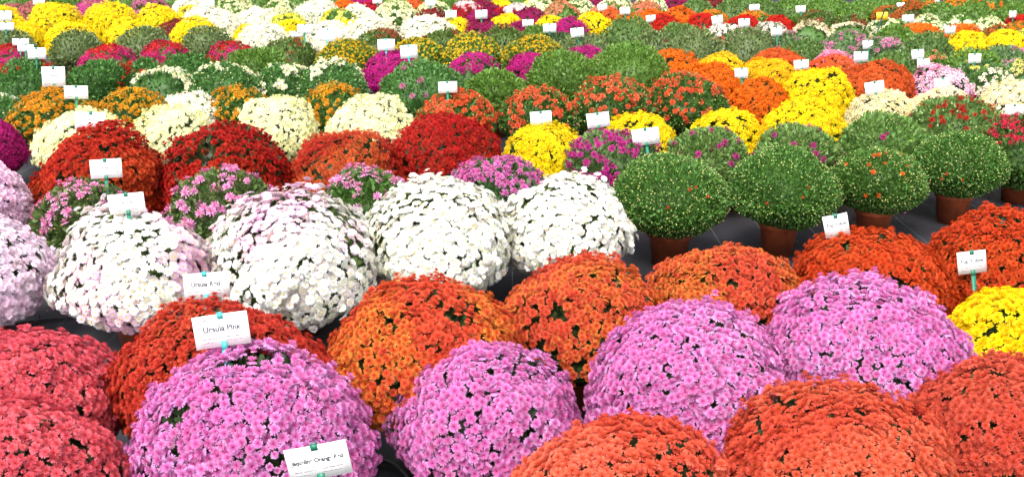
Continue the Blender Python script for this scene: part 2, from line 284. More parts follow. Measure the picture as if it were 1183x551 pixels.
# ---------------------------------------------------------------- plants
PLANTS = [
 (-1.376, 2.398, 0.290, 'coral', 'dense salmon pink mound cut by the bottom left corner, the lower of two', 'chrysanthemums set out in rows in pots'),
 (-1.589, 2.795, 0.320, 'coral', 'dense salmon pink mound behind its twin, beside the bare aisle', 'chrysanthemums set out in rows in pots'),
 (-0.758, 2.617, 0.340, 'pink', 'wide orchid pink mound with a white name card leaning on its front', 'chrysanthemums set out in rows in pots'),
 (-0.932, 2.977, 0.330, 'orangered', 'orange red mound behind the orchid pink one that carries a card in front', 'chrysanthemums set out in rows in pots'),
 (-0.282, 3.141, 0.340, 'orange', 'broad amber and coral orange mound behind the smallest orchid pink one', 'chrysanthemums set out in rows in pots'),
 (-0.072, 2.786, 0.280, 'pink', 'small orchid pink mound between two wider orchid pink ones', 'chrysanthemums set out in rows in pots'),
 (0.276, 3.528, 0.300, 'orangemix', 'orange and amber mound with leafy open sides beside a dark gap', 'chrysanthemums set out in rows in pots'),
 (0.567, 2.946, 0.330, 'pink', 'wide orchid pink mound with leafy gaps between a smaller and a fuller pink one', 'chrysanthemums set out in rows in pots'),
 (0.280, 2.233, 0.310, 'salmon', 'bright salmon orange mound cut by the bottom edge below two orchid pink ones', 'chrysanthemums set out in rows in pots'),
 (0.900, 2.428, 0.320, 'coralred', 'coral red mound between a salmon orange one and a deeper red one', 'chrysanthemums set out in rows in pots'),
 (1.500, 2.653, 0.310, 'coralred2', 'deep coral red mound at the right edge in front of a bright yellow one', 'chrysanthemums set out in rows in pots'),
 (1.247, 3.167, 0.340, 'pink', 'full orchid pink mound between a vermilion one and a coral red one', 'chrysanthemums set out in rows in pots'),
 (0.861, 3.713, 0.310, 'orangemix', 'orange and amber mound standing before two clipped green balls in pots', 'chrysanthemums set out in rows in pots'),
 (1.484, 3.884, 0.310, 'vermil', 'vermilion mound with a white card at its back, behind an orchid pink one', 'chrysanthemums set out in rows in pots'),
 (2.102, 4.045, 0.320, 'vermil', 'vermilion mound at the right edge behind a bright yellow one with a card', 'chrysanthemums set out in rows in pots'),
 (1.849, 3.336, 0.280, 'yellow', 'bright yellow mound at the right edge with a card on a tall green stake', 'chrysanthemums set out in rows in pots'),
 (-2.333, 4.066, 0.300, 'blush', 'pale pink and white mound at the left edge beside the bare dark aisle', 'chrysanthemums set out in rows in pots'),
 (-2.908, 5.064, 0.330, 'blush', 'pale pink mound at the left edge between a blush white and a magenta one', 'chrysanthemums set out in rows in pots'),
 (-3.583, 6.521, 0.300, 'magenta', 'magenta mound at the left edge beside a pale yellow and a dark red one', 'chrysanthemums set out in rows in pots'),
 (-1.650, 4.087, 0.330, 'whitepink', 'white mound blushed pink in the middle, lowest at the end of the white row', 'chrysanthemums set out in rows in pots'),
 (-0.984, 4.232, 0.350, 'whitepink2', 'white mound tinged pink at its crown between a blushed and a pure white one', 'chrysanthemums set out in rows in pots'),
 (-0.346, 4.505, 0.350, 'white', 'pure white dome behind a broad orange mound, second from the green balls', 'chrysanthemums set out in rows in pots'),
 (0.272, 4.674, 0.320, 'white', 'white mound with leafy holes low down beside a clipped green ball', 'chrysanthemums set out in rows in pots'),
 (-2.147, 4.812, 0.280, 'dullpink', 'half faded pink plant with brown leaves behind the blushed white mound', 'chrysanthemums set out in rows in pots'),
 (-1.507, 5.019, 0.290, 'dullpink', 'loose leafy plant with pink clusters between a dark red and a white mound', 'chrysanthemums set out in rows in pots'),
 (-0.770, 5.080, 0.270, 'dullpink2', 'leafy plant with few pink flowers squeezed behind two white mounds', 'chrysanthemums set out in rows in pots'),
 (-0.071, 5.370, 0.280, 'dullpink3', 'leafy plant crowned with orchid pink flowers behind two pure white mounds', 'chrysanthemums set out in rows in pots'),
 (-2.307, 5.395, 0.360, 'red', 'big dark red and rust mound with a card standing in front', 'chrysanthemums set out in rows in pots'),
 (-1.650, 5.557, 0.360, 'redgap', 'dark red mound with a leafy hollow facing the aisle', 'chrysanthemums set out in rows in pots'),
 (-0.992, 5.759, 0.320, 'redorange', 'rusty red and orange mound between two darker red ones', 'chrysanthemums set out in rows in pots'),
 (-0.415, 6.062, 0.350, 'red2', 'full crimson red mound beside a yellow one, last of the red row', 'chrysanthemums set out in rows in pots'),
 (0.227, 6.258, 0.270, 'yellow', 'round yellow mound with a small card above it behind a white mound', 'chrysanthemums set out in rows in pots'),
 (0.613, 6.022, 0.300, 'magsparse', 'leafy plant with many scattered magenta flowers beside a round yellow mound', 'chrysanthemums set out in rows in pots'),
 (0.892, 6.655, 0.270, 'yellow', 'yellow mound half hidden behind the magenta flecked plant and its card', 'chrysanthemums set out in rows in pots'),
 (1.255, 6.188, 0.280, 'greenmag', 'leafy plant with few magenta flowers behind two clipped green balls, before yellow and salmon', 'chrysanthemums set out in rows in pots'),
 (1.492, 6.809, 0.270, 'yellow', 'yellow mound between two leafy magenta flecked plants and the bright orange mounds', 'chrysanthemums set out in rows in pots'),
 (1.800, 6.118, 0.290, 'greenmag', 'leafy plant with few magenta flowers next to the green one with two flowers', 'chrysanthemums set out in rows in pots'),
 (2.083, 6.977, 0.290, 'yellow', 'flat yellow chrysanthemum mound behind a magenta flecked one', 'chrysanthemums set out in rows in pots'),
 (2.415, 6.313, 0.320, 'greenmag2', 'green chrysanthemum mound with two magenta flowers behind a clipped green one', 'chrysanthemums set out in rows in pots'),
 (3.146, 6.911, 0.340, 'greenred', 'green mound with scattered dark red flowers behind a clipped green one', 'chrysanthemums set out in rows in pots'),
 (3.358, 6.392, 0.290, 'rosered', 'leafy mound topped with rose red flowers in front of a cream one', 'chrysanthemums set out in rows in pots'),
 (0.861, 5.167, 0.310, 'ball', 'clipped green ball in a terracotta pot beside a pure white mound', 'chrysanthemums set out in rows in pots'),
 (1.499, 5.329, 0.300, 'ball', 'clipped green ball in a terracotta pot, second from the white mounds', 'chrysanthemums set out in rows in pots'),
 (2.126, 5.599, 0.260, 'ballorange', 'smallest clipped green ball, with orange flowers on its top', 'chrysanthemums set out in rows in pots'),
 (2.736, 5.932, 0.280, 'ball', 'clipped green ball in a terracotta pot before the plant flecked dark red', 'chrysanthemums set out in rows in pots'),
 (-2.868, 6.521, 0.300, 'cream', 'pale yellow chrysanthemum mound beside a magenta one', 'chrysanthemums set out in rows in pots'),
 (-2.380, 6.846, 0.290, 'cream', 'pale yellow chrysanthemum mound in front of a white rimmed one', 'chrysanthemums set out in rows in pots'),
 (-1.689, 7.101, 0.300, 'cream', 'pale yellow mound behind a dark red one, in front of a white flecked one', 'chrysanthemums set out in rows in pots'),
 (-0.994, 6.985, 0.310, 'cream', 'pale yellow chrysanthemum mound behind a rusty red one', 'chrysanthemums set out in rows in pots'),
 (-0.417, 7.306, 0.310, 'salsparse', 'leafy chrysanthemum mound with salmon orange flowers behind a crimson red one', 'chrysanthemums set out in rows in pots'),
 (0.223, 7.545, 0.300, 'salsparse2', 'leafy chrysanthemum mound with a few salmon flowers behind a yellow one', 'chrysanthemums set out in rows in pots'),
 (0.763, 7.774, 0.320, 'salsparse2', 'leafy mound with salmon flowers behind a magenta flecked one, in front of a green one', 'chrysanthemums set out in rows in pots'),
 (1.421, 7.946, 0.320, 'salsparse2', 'leafy chrysanthemum mound with clustered salmon flowers behind a yellow one', 'chrysanthemums set out in rows in pots'),
 (2.015, 8.055, 0.270, 'tanger', 'bright orange mound behind a yellow one, in front of a red orange one', 'chrysanthemums set out in rows in pots'),
 (1.718, 8.710, 0.300, 'tanger', 'bright orange chrysanthemum mound behind a salmon flecked and a yellow one', 'chrysanthemums set out in rows in pots'),
 (1.543, 9.510, 0.290, 'tanger', 'bright orange chrysanthemum mound in front of a maroon flecked one', 'chrysanthemums set out in rows in pots'),
 (2.004, 9.738, 0.260, 'amber', 'amber yellow chrysanthemum mound behind a salmon flecked one', 'chrysanthemums set out in rows in pots'),
 (2.363, 9.132, 0.290, 'amber', 'amber yellow chrysanthemum mound behind a yellow one', 'chrysanthemums set out in rows in pots'),
 (2.548, 8.316, 0.310, 'yellow', 'large round golden yellow chrysanthemum mound behind a yellow one', 'chrysanthemums set out in rows in pots'),
 (2.558, 9.626, 0.310, 'vermil2', 'red orange chrysanthemum mound behind an amber yellow one', 'chrysanthemums set out in rows in pots'),
 (3.035, 9.454, 0.270, 'vermil2', 'red orange mound half hidden behind a large golden yellow one, before a pink one', 'chrysanthemums set out in rows in pots'),
 (3.204, 8.713, 0.310, 'vermil2', 'large red orange chrysanthemum mound behind a two flowered green one', 'chrysanthemums set out in rows in pots'),
 (3.210, 9.969, 0.250, 'pinkwhite', 'pink and white chrysanthemum mound behind a yellow one', 'chrysanthemums set out in rows in pots'),
 (3.799, 8.802, 0.270, 'pinkwhite2', 'pink and white chrysanthemum mound behind a cream one', 'chrysanthemums set out in rows in pots'),
 (2.876, 7.569, 0.270, 'creamwhite', 'cream white chrysanthemum mound behind a two flowered green one', 'chrysanthemums set out in rows in pots'),
 (3.393, 7.771, 0.260, 'creamwhite', 'cream white chrysanthemum mound behind a red flecked one', 'chrysanthemums set out in rows in pots'),
 (4.383, 9.037, 0.240, 'creamgreen', 'loose cream chrysanthemum mound with green leaves behind a cream one', 'chrysanthemums set out in rows in pots'),
 (4.044, 7.876, 0.290, 'creamwhite', 'cream white chrysanthemum mound behind a rose red one', 'chrysanthemums set out in rows in pots'),
 (-3.322, 7.173, 0.330, 'gold', 'gold flowered leafy mound behind a dark red one, beside a white flecked one', 'chrysanthemums set out in rows in pots'),
 (-4.039, 7.743, 0.240, 'whitefew', 'green chrysanthemum mound with a few white flowers behind a magenta one', 'chrysanthemums set out in rows in pots'),
 (-2.895, 7.567, 0.280, 'gold', 'gold flowered leafy chrysanthemum mound in front of a white rimmed one', 'chrysanthemums set out in rows in pots'),
 (-2.153, 7.812, 0.260, 'gold', 'gold flowered leafy chrysanthemum mound in front of a green one', 'chrysanthemums set out in rows in pots'),
 (-1.405, 7.840, 0.280, 'gold', 'gold flowered leafy chrysanthemum mound behind a rusty red one', 'chrysanthemums set out in rows in pots'),
 (-3.007, 8.509, 0.300, 'ring', 'green chrysanthemum mound rimmed with white flowers behind a white one', 'chrysanthemums set out in rows in pots'),
 (-2.441, 8.580, 0.330, 'whitefew', 'green mound topped with a few white flowers in front of a red and magenta one', 'chrysanthemums set out in rows in pots'),
 (-2.008, 8.795, 0.300, 'whitefew', 'green mound topped with a few white flowers, middle one of three in its row', 'chrysanthemums set out in rows in pots'),
 (-1.538, 8.512, 0.340, 'whitefew', 'green mound topped with a few white flowers in front of a yellow budded one', 'chrysanthemums set out in rows in pots'),
 (-2.535, 7.736, 0.240, 'white', 'white chrysanthemum mound in front of a white rimmed one', 'chrysanthemums set out in rows in pots'),
 (-0.734, 8.252, 0.380, 'greenpink', 'green mound with a few mauve flowers behind a salmon flecked one', 'chrysanthemums set out in rows in pots'),
 (-0.136, 8.412, 0.300, 'green', 'plain bushy green chrysanthemum mound beside a mauve flecked one', 'chrysanthemums set out in rows in pots'),
 (0.478, 9.049, 0.330, 'green', 'plain bushy green chrysanthemum mound in front of a maroon flecked one', 'chrysanthemums set out in rows in pots'),
 (1.090, 9.247, 0.390, 'green', 'large plain green chrysanthemum mound beside an amber yellow one', 'chrysanthemums set out in rows in pots'),
 (-1.153, 9.707, 0.280, 'magenta', 'flat magenta chrysanthemum mound in front of a white one', 'chrysanthemums set out in rows in pots'),
 (-0.388, 9.585, 0.280, 'magentagap', 'magenta mound between two bushy green mounds, with a dark hollow in its side', 'chrysanthemums set out in rows in pots'),
 (0.177, 9.906, 0.250, 'magenta', 'flat magenta chrysanthemum mound in front of a green one', 'chrysanthemums set out in rows in pots'),
 (0.767, 10.434, 0.240, 'magenta', 'flat magenta chrysanthemum mound in front of a grey green one', 'chrysanthemums set out in rows in pots'),
 (-4.265, 8.769, 0.320, 'greenredfew', 'green chrysanthemum mound with a few red flowers at the left edge', 'chrysanthemums set out in rows in pots'),
 (-3.753, 9.084, 0.300, 'greenredfew', 'green mound with one red patch, second from the left edge in its row', 'chrysanthemums set out in rows in pots'),
 (-3.563, 9.590, 0.240, 'greenredfew', 'green mound with a few red flowers behind a white rimmed and a gold one', 'chrysanthemums set out in rows in pots'),
 (-2.995, 9.381, 0.310, 'greenredfew', 'green chrysanthemum mound with a few red flowers behind a white one', 'chrysanthemums set out in rows in pots'),
 (-2.481, 9.689, 0.310, 'green', 'plain bushy green chrysanthemum mound behind a white flecked one', 'chrysanthemums set out in rows in pots'),
 (-2.317, 10.513, 0.310, 'greenbrown', 'brownish green chrysanthemum mound behind a white flecked one', 'chrysanthemums set out in rows in pots'),
 (-5.293, 10.499, 0.250, 'redmag', 'red and magenta chrysanthemum mound at the left edge', 'chrysanthemums set out in rows in pots'),
 (-4.050, 9.998, 0.300, 'redmag', 'red and magenta mound between two grey green mounds, second from the left edge', 'chrysanthemums set out in rows in pots'),
 (-3.652, 10.551, 0.270, 'redmag', 'red and magenta chrysanthemum mound behind a white rimmed one', 'chrysanthemums set out in rows in pots'),
 (-2.950, 10.696, 0.270, 'redmag', 'red and magenta chrysanthemum mound behind a green one', 'chrysanthemums set out in rows in pots'),
 (-5.614, 11.180, 0.320, 'grey', 'grey green chrysanthemum mound in front of a dull rose one', 'chrysanthemums set out in rows in pots'),
 (-4.827, 11.187, 0.300, 'grey', 'grey green chrysanthemum mound in front of a rosy magenta one', 'chrysanthemums set out in rows in pots'),
 (-4.246, 11.572, 0.310, 'grey', 'grey green chrysanthemum mound behind a white rimmed one', 'chrysanthemums set out in rows in pots'),
 (-3.494, 11.528, 0.320, 'grey', 'grey green chrysanthemum mound behind a white flecked one', 'chrysanthemums set out in rows in pots'),
 (-6.970, 13.759, 0.320, 'yellow', 'yellow chrysanthemum mound behind a yellow one at the left edge', 'chrysanthemums set out in rows in pots'),
 (-6.156, 13.654, 0.350, 'yellow', 'yellow mound in front of a dull rose one, beside a rosy magenta one', 'chrysanthemums set out in rows in pots'),
 (-5.534, 13.950, 0.340, 'yellow', 'yellow mound behind a yellow one, in front of a rosy magenta one', 'chrysanthemums set out in rows in pots'),
 (-4.821, 13.919, 0.310, 'yellow', 'yellow mound behind a maroon one, in front of a dusty pink one', 'chrysanthemums set out in rows in pots'),
 (-5.818, 11.713, 0.340, 'yellow', 'yellow mound in front of a dull rose and a yellow one', 'chrysanthemums set out in rows in pots'),
 (-5.190, 11.897, 0.320, 'yellow', 'yellow mound behind a red flecked one, in front of a rosy magenta one', 'chrysanthemums set out in rows in pots'),
 (-4.662, 12.272, 0.300, 'yellow', 'yellow mound in front of a yellow and a dusty pink one', 'chrysanthemums set out in rows in pots'),
 (-3.932, 12.462, 0.300, 'yellow', 'yellow mound behind a red flecked one, in front of a white one', 'chrysanthemums set out in rows in pots'),
 (-4.641, 14.855, 0.260, 'yellow', 'yellow chrysanthemum mound behind a white and a grey green one', 'chrysanthemums set out in rows in pots'),
 (-3.268, 12.603, 0.240, 'yellow', 'yellow chrysanthemum mound behind a red and magenta and a green one', 'chrysanthemums set out in rows in pots'),
 (-4.386, 13.217, 0.240, 'maroon', 'maroon chrysanthemum mound behind a red and magenta one', 'chrysanthemums set out in rows in pots'),
 (-7.032, 15.066, 0.290, 'dullrose', 'dull rose chrysanthemum mound beside a green one', 'chrysanthemums set out in rows in pots'),
 (-7.543, 15.320, 0.240, 'dullrose', 'dull rose chrysanthemum mound at the left edge', 'chrysanthemums set out in rows in pots'),
 (-6.330, 15.340, 0.300, 'rosemag', 'rosy magenta chrysanthemum mound behind a yellow one', 'chrysanthemums set out in rows in pots'),
 (-5.375, 15.118, 0.330, 'rosedull', 'dusty pink chrysanthemum mound behind a yellow one', 'chrysanthemums set out in rows in pots'),
 (-7.932, 16.296, 0.310, 'green', 'plain green mound behind a dull rose one, beside a dull rose one', 'chrysanthemums set out in rows in pots'),
 (-7.343, 16.865, 0.270, 'green', 'plain green mound between a dull rose and a rosy magenta one along the top', 'chrysanthemums set out in rows in pots'),
 (-4.932, 15.651, 0.300, 'white', 'white chrysanthemum mound behind a maroon and a grey green one', 'chrysanthemums set out in rows in pots'),
 (-4.218, 15.473, 0.310, 'creamgreen2', 'cream white mound with green gaps behind a white one, beside a yellow one', 'chrysanthemums set out in rows in pots'),
 (-3.817, 12.971, 0.370, 'white', 'large white mound behind a grey green and a red and magenta one', 'chrysanthemums set out in rows in pots'),
 (-3.482, 13.951, 0.300, 'white', 'white chrysanthemum mound behind a white and a red and magenta one', 'chrysanthemums set out in rows in pots'),
 (-2.967, 12.024, 0.290, 'white', 'white chrysanthemum mound behind a green and a white flecked one', 'chrysanthemums set out in rows in pots'),
 (-3.487, 15.212, 0.290, 'creamgreen2', 'cream white chrysanthemum mound with green gaps behind a pale yellow one', 'chrysanthemums set out in rows in pots'),
 (-2.834, 14.845, 0.320, 'white', 'white mound at the top between a cream one and a pale yellow one', 'chrysanthemums set out in rows in pots'),
 (-2.158, 14.442, 0.280, 'white', 'white mound behind a yellow one, in front of a magenta one', 'chrysanthemums set out in rows in pots'),
 (-1.693, 14.845, 0.320, 'creamgreen2', 'cream white chrysanthemum mound with green gaps beside a magenta one', 'chrysanthemums set out in rows in pots'),
 (-2.181, 12.272, 0.300, 'white', 'white mound in front of a pale yellow and an orange one', 'chrysanthemums set out in rows in pots'),
 (-1.655, 12.133, 0.310, 'white', 'white mound behind a magenta one, in front of a crimson one', 'chrysanthemums set out in rows in pots'),
 (-0.998, 12.091, 0.340, 'white', 'large white chrysanthemum mound behind a mauve flecked one', 'chrysanthemums set out in rows in pots'),
 (-3.038, 13.713, 0.260, 'yellowgreen', 'pale yellow mound with green gaps in front of a cream one', 'chrysanthemums set out in rows in pots'),
 (-2.419, 14.098, 0.280, 'yellowgreen', 'pale yellow mound with green gaps behind a white one, in front of an orange one', 'chrysanthemums set out in rows in pots'),
 (-2.854, 13.111, 0.240, 'yellow', 'yellow mound behind a brownish one, in front of a pale yellow and a cream one', 'chrysanthemums set out in rows in pots'),
 (-2.082, 13.217, 0.240, 'yellow', 'yellow mound behind a white one, in front of a pale yellow one', 'chrysanthemums set out in rows in pots'),
 (-2.518, 15.404, 0.270, 'tanger', 'orange chrysanthemum mound beside a white one', 'chrysanthemums set out in rows in pots'),
 (-2.367, 16.006, 0.280, 'magenta', 'magenta chrysanthemum mound behind a white and a crimson one', 'chrysanthemums set out in rows in pots'),
 (-2.084, 15.404, 0.270, 'crimson', 'crimson chrysanthemum mound beside an orange one', 'chrysanthemums set out in rows in pots'),
 (-1.514, 16.046, 0.240, 'vermil2', 'red orange chrysanthemum mound behind a maroon one', 'chrysanthemums set out in rows in pots'),
 (-1.119, 14.894, 0.300, 'creamgreen2', 'cream white chrysanthemum mound with green gaps behind a maroon one', 'chrysanthemums set out in rows in pots'),
 (-1.122, 14.326, 0.260, 'maroon', 'maroon chrysanthemum mound behind a white one', 'chrysanthemums set out in rows in pots'),
 (-0.664, 14.924, 0.290, 'crimsonwhite', 'crimson mound with white flowers on top behind a dark magenta one', 'chrysanthemums set out in rows in pots'),
 (-0.445, 15.554, 0.270, 'magdark', 'dark magenta chrysanthemum mound beside a pale yellow one', 'chrysanthemums set out in rows in pots'),
 (-0.169, 16.035, 0.250, 'yellow', 'yellow chrysanthemum mound behind a crimson one, beside a pale yellow one', 'chrysanthemums set out in rows in pots'),
 (-0.121, 14.879, 0.250, 'crimson', 'crimson chrysanthemum mound in front of a yellow one', 'chrysanthemums set out in rows in pots'),
 (0.081, 14.440, 0.300, 'arcwhite', 'maroon mound with an arc of white flowers behind a dark magenta one', 'chrysanthemums set out in rows in pots'),
 (0.272, 14.042, 0.280, 'magdark', 'dark magenta chrysanthemum mound behind a dark magenta and a green one', 'chrysanthemums set out in rows in pots'),
 (-0.430, 13.736, 0.290, 'magdark', 'dark magenta mound behind a dark magenta one, in front of a dark magenta one', 'chrysanthemums set out in rows in pots'),
 (-0.383, 13.032, 0.260, 'magdark', 'lowest of three dark magenta mounds, beside a yellow one and above yellow budded plants', 'chrysanthemums set out in rows in pots'),
 (-0.765, 13.158, 0.260, 'yellow', 'yellow mound behind a brownish one, in front of a crimson and white one', 'chrysanthemums set out in rows in pots'),
 (-0.098, 13.448, 0.270, 'yellow', 'yellow mound behind a brownish one, in front of a yellow one', 'chrysanthemums set out in rows in pots'),
 (0.118, 13.111, 0.240, 'magdark', 'dark magenta chrysanthemum mound in front of a white arced one', 'chrysanthemums set out in rows in pots'),
 (0.400, 15.362, 0.290, 'creamgreen2', 'cream white chrysanthemum mound with green gaps behind a dark magenta one', 'chrysanthemums set out in rows in pots'),
 (0.712, 14.754, 0.300, 'salmongreen', 'salmon pink and green chrysanthemum mound behind a magenta one', 'chrysanthemums set out in rows in pots'),
 (1.025, 15.707, 0.270, 'creamgreen2', 'cream white chrysanthemum mound with green gaps behind a magenta one', 'chrysanthemums set out in rows in pots'),
 (0.493, 13.575, 0.240, 'yellow', 'yellow chrysanthemum mound behind a maroon flecked one', 'chrysanthemums set out in rows in pots'),
 (1.111, 13.713, 0.260, 'yellow', 'yellow mound behind a grey green one, in front of a dark magenta one', 'chrysanthemums set out in rows in pots'),
 (1.377, 14.170, 0.270, 'vermil2', 'red orange chrysanthemum mound behind an olive one', 'chrysanthemums set out in rows in pots'),
 (1.406, 14.754, 0.300, 'salmongreen', 'salmon pink and green chrysanthemum mound behind a red orange one', 'chrysanthemums set out in rows in pots'),
 (1.603, 16.006, 0.280, 'creamgreen2', 'cream white chrysanthemum mound with green gaps behind a red orange one', 'chrysanthemums set out in rows in pots'),
 (1.892, 14.419, 0.320, 'salmongreen', 'salmon pink and green chrysanthemum mound behind a scarlet one', 'chrysanthemums set out in rows in pots'),
 (2.188, 15.990, 0.290, 'creamgreen2', 'cream white chrysanthemum mound with green gaps behind a scarlet one', 'chrysanthemums set out in rows in pots'),
 (1.359, 16.529, 0.260, 'magdark', 'dark magenta chrysanthemum mound behind a salmon one', 'chrysanthemums set out in rows in pots'),
 (2.654, 16.529, 0.260, 'magdark', 'dark magenta chrysanthemum mound behind an orange one', 'chrysanthemums set out in rows in pots'),
 (1.586, 13.655, 0.270, 'tangergreen', 'orange chrysanthemum mound with green gaps in front of a salmon one', 'chrysanthemums set out in rows in pots'),
 (1.898, 13.944, 0.280, 'tanger', 'orange mound in front of a salmon one, left neighbour of another orange mound', 'chrysanthemums set out in rows in pots'),
 (2.019, 13.546, 0.260, 'redbright', 'scarlet chrysanthemum mound behind a maroon flecked one', 'chrysanthemums set out in rows in pots'),
 (2.315, 14.008, 0.280, 'tanger', 'orange mound behind an olive one, in front of an olive one', 'chrysanthemums set out in rows in pots'),
 (2.619, 13.737, 0.260, 'redbright', 'scarlet chrysanthemum mound in front of a maroon one', 'chrysanthemums set out in rows in pots'),
 (2.844, 14.353, 0.250, 'tangergreen', 'orange chrysanthemum mound with green gaps in front of a maroon one', 'chrysanthemums set out in rows in pots'),
 (0.739, 13.297, 0.240, 'magenta', 'magenta chrysanthemum mound behind a maroon flecked one', 'chrysanthemums set out in rows in pots'),
 (0.544, 11.778, 0.240, 'greenmaroon', 'dark green chrysanthemum mound with maroon flowers behind a yellow budded one', 'chrysanthemums set out in rows in pots'),
 (0.325, 12.372, 0.250, 'green', 'plain green mound behind a yellow budded one, before a dark magenta one', 'chrysanthemums set out in rows in pots'),
 (-1.671, 10.057, 0.330, 'yellowbud', 'green chrysanthemum mound speckled with yellow buds behind a white flecked one', 'chrysanthemums set out in rows in pots'),
 (-1.525, 11.440, 0.300, 'greenbrown', 'brownish green chrysanthemum mound behind the magenta mound that has two cards', 'chrysanthemums set out in rows in pots'),
 (-1.010, 10.756, 0.290, 'yellowbud', 'green mound speckled with yellow buds behind a magenta one, in front of a white one', 'chrysanthemums set out in rows in pots'),
 (-0.783, 11.660, 0.290, 'greenbrown', 'brownish green chrysanthemum mound in front of a maroon one', 'chrysanthemums set out in rows in pots'),
 (-0.427, 10.617, 0.320, 'yellowbud', 'green mound speckled with yellow buds behind the magenta mound with the dark hollow', 'chrysanthemums set out in rows in pots'),
 (-0.065, 11.572, 0.310, 'greenbrown', 'brownish green chrysanthemum mound in front of a dark magenta one', 'chrysanthemums set out in rows in pots'),
 (0.241, 10.493, 0.330, 'yellowbud', 'green mound speckled with yellow buds in front of a green one', 'chrysanthemums set out in rows in pots'),
 (0.809, 10.849, 0.310, 'grey', 'grey green chrysanthemum mound behind a magenta one', 'chrysanthemums set out in rows in pots'),
 (1.410, 12.004, 0.340, 'greenolive', 'olive green chrysanthemum mound in front of a salmon one', 'chrysanthemums set out in rows in pots'),
 (1.628, 11.399, 0.290, 'greenmaroon2', 'grey green mound with a few maroon flowers behind an orange one', 'chrysanthemums set out in rows in pots'),
 (2.007, 12.174, 0.300, 'greenolive', 'olive green chrysanthemum mound beside a white topped one', 'chrysanthemums set out in rows in pots'),
 (1.995, 10.966, 0.330, 'grey', 'grey green mound behind an amber yellow and a salmon flecked one', 'chrysanthemums set out in rows in pots'),
 (2.610, 11.133, 0.330, 'grey', 'grey green chrysanthemum mound behind a red orange one', 'chrysanthemums set out in rows in pots'),
 (2.558, 12.200, 0.270, 'whitered', 'white topped mound with maroon flowers below beside a grey green one', 'chrysanthemums set out in rows in pots'),
 (3.310, 12.903, 0.240, 'whitered', 'white topped mound with maroon flowers below behind a pink flecked one', 'chrysanthemums set out in rows in pots'),
 (3.074, 13.448, 0.270, 'redbright', 'scarlet chrysanthemum mound between two cards, behind the white topped plant', 'chrysanthemums set out in rows in pots'),
 (3.325, 14.044, 0.270, 'tangergreen', 'orange mound with green gaps behind a grey green one, in front of a green one', 'chrysanthemums set out in rows in pots'),
 (3.578, 13.660, 0.240, 'redbright', 'scarlet chrysanthemum mound beside a brownish one', 'chrysanthemums set out in rows in pots'),
 (2.795, 15.340, 0.300, 'greenolive', 'olive green mound along the top, left of three side by side', 'chrysanthemums set out in rows in pots'),
 (3.307, 15.156, 0.320, 'greenolive', 'olive green mound along the top, middle of three side by side', 'chrysanthemums set out in rows in pots'),
 (3.756, 15.013, 0.290, 'greenolive', 'olive green mound along the top, right of three side by side', 'chrysanthemums set out in rows in pots'),
 (4.171, 15.210, 0.310, 'green', 'plain green chrysanthemum mound behind a scarlet and a white arced one', 'chrysanthemums set out in rows in pots'),
 (4.670, 15.151, 0.340, 'green', 'plain green mound behind a brownish one, in front of another plain green one', 'chrysanthemums set out in rows in pots'),
 (5.034, 14.800, 0.320, 'green', 'plain green chrysanthemum mound behind a brownish one, beside a brownish one', 'chrysanthemums set out in rows in pots'),
 (5.789, 15.774, 0.320, 'green', 'plain green mound at the top edge behind a rusty orange one', 'chrysanthemums set out in rows in pots'),
 (4.206, 13.890, 0.280, 'greenbrown', 'brownish green chrysanthemum mound beside a scarlet one', 'chrysanthemums set out in rows in pots'),
 (4.539, 13.448, 0.270, 'greenbrown', 'brownish green chrysanthemum mound beside a rusty one', 'chrysanthemums set out in rows in pots'),
 (3.669, 12.490, 0.270, 'arcgreen', 'green mound with an arc of white flowers behind an olive one', 'chrysanthemums set out in rows in pots'),
 (4.131, 12.490, 0.270, 'arcgreen', 'green mound with an arc of white flowers beside a cream one', 'chrysanthemums set out in rows in pots'),
 (4.828, 12.969, 0.280, 'creamgreen3', 'green chrysanthemum mound with cream flowers behind a pink flecked one', 'chrysanthemums set out in rows in pots'),
 (6.338, 15.974, 0.300, 'tangergreen', 'orange mound at the top edge, leftmost of three, behind a rusty one', 'chrysanthemums set out in rows in pots'),
 (7.162, 16.310, 0.300, 'tangergreen', 'orange chrysanthemum mound at the top edge, middle one of three', 'chrysanthemums set out in rows in pots'),
 (7.683, 16.507, 0.280, 'tangergreen', 'orange chrysanthemum mound at the top edge, rightmost of three', 'chrysanthemums set out in rows in pots'),
 (5.411, 14.541, 0.270, 'brownorange', 'rusty orange and green chrysanthemum mound beside a brownish one', 'chrysanthemums set out in rows in pots'),
 (6.004, 15.116, 0.280, 'brownorange', 'rusty orange and green chrysanthemum mound behind an orange one', 'chrysanthemums set out in rows in pots'),
 (6.230, 14.727, 0.300, 'green', 'plain green mound near the top edge, left of the two dark ones behind yellow mounds', 'chrysanthemums set out in rows in pots'),
 (6.815, 14.896, 0.300, 'green', 'plain green mound near the top edge, right of the two dark ones behind yellow mounds', 'chrysanthemums set out in rows in pots'),
 (7.375, 14.921, 0.290, 'green', 'plain green chrysanthemum mound near the right edge behind a scarlet one', 'chrysanthemums set out in rows in pots'),
 (5.581, 13.660, 0.240, 'creamgreen2', 'cream white mound with green gaps in front of a rusty one', 'chrysanthemums set out in rows in pots'),
 (5.890, 13.369, 0.260, 'creamgreen3', 'green chrysanthemum mound with cream flowers behind an orange one', 'chrysanthemums set out in rows in pots'),
 (6.162, 13.048, 0.260, 'creamgreen2', 'cream white chrysanthemum mound with green gaps behind a pink flecked one', 'chrysanthemums set out in rows in pots'),
 (5.081, 12.528, 0.260, 'tanger', 'orange chrysanthemum mound in front of a rusty one', 'chrysanthemums set out in rows in pots'),
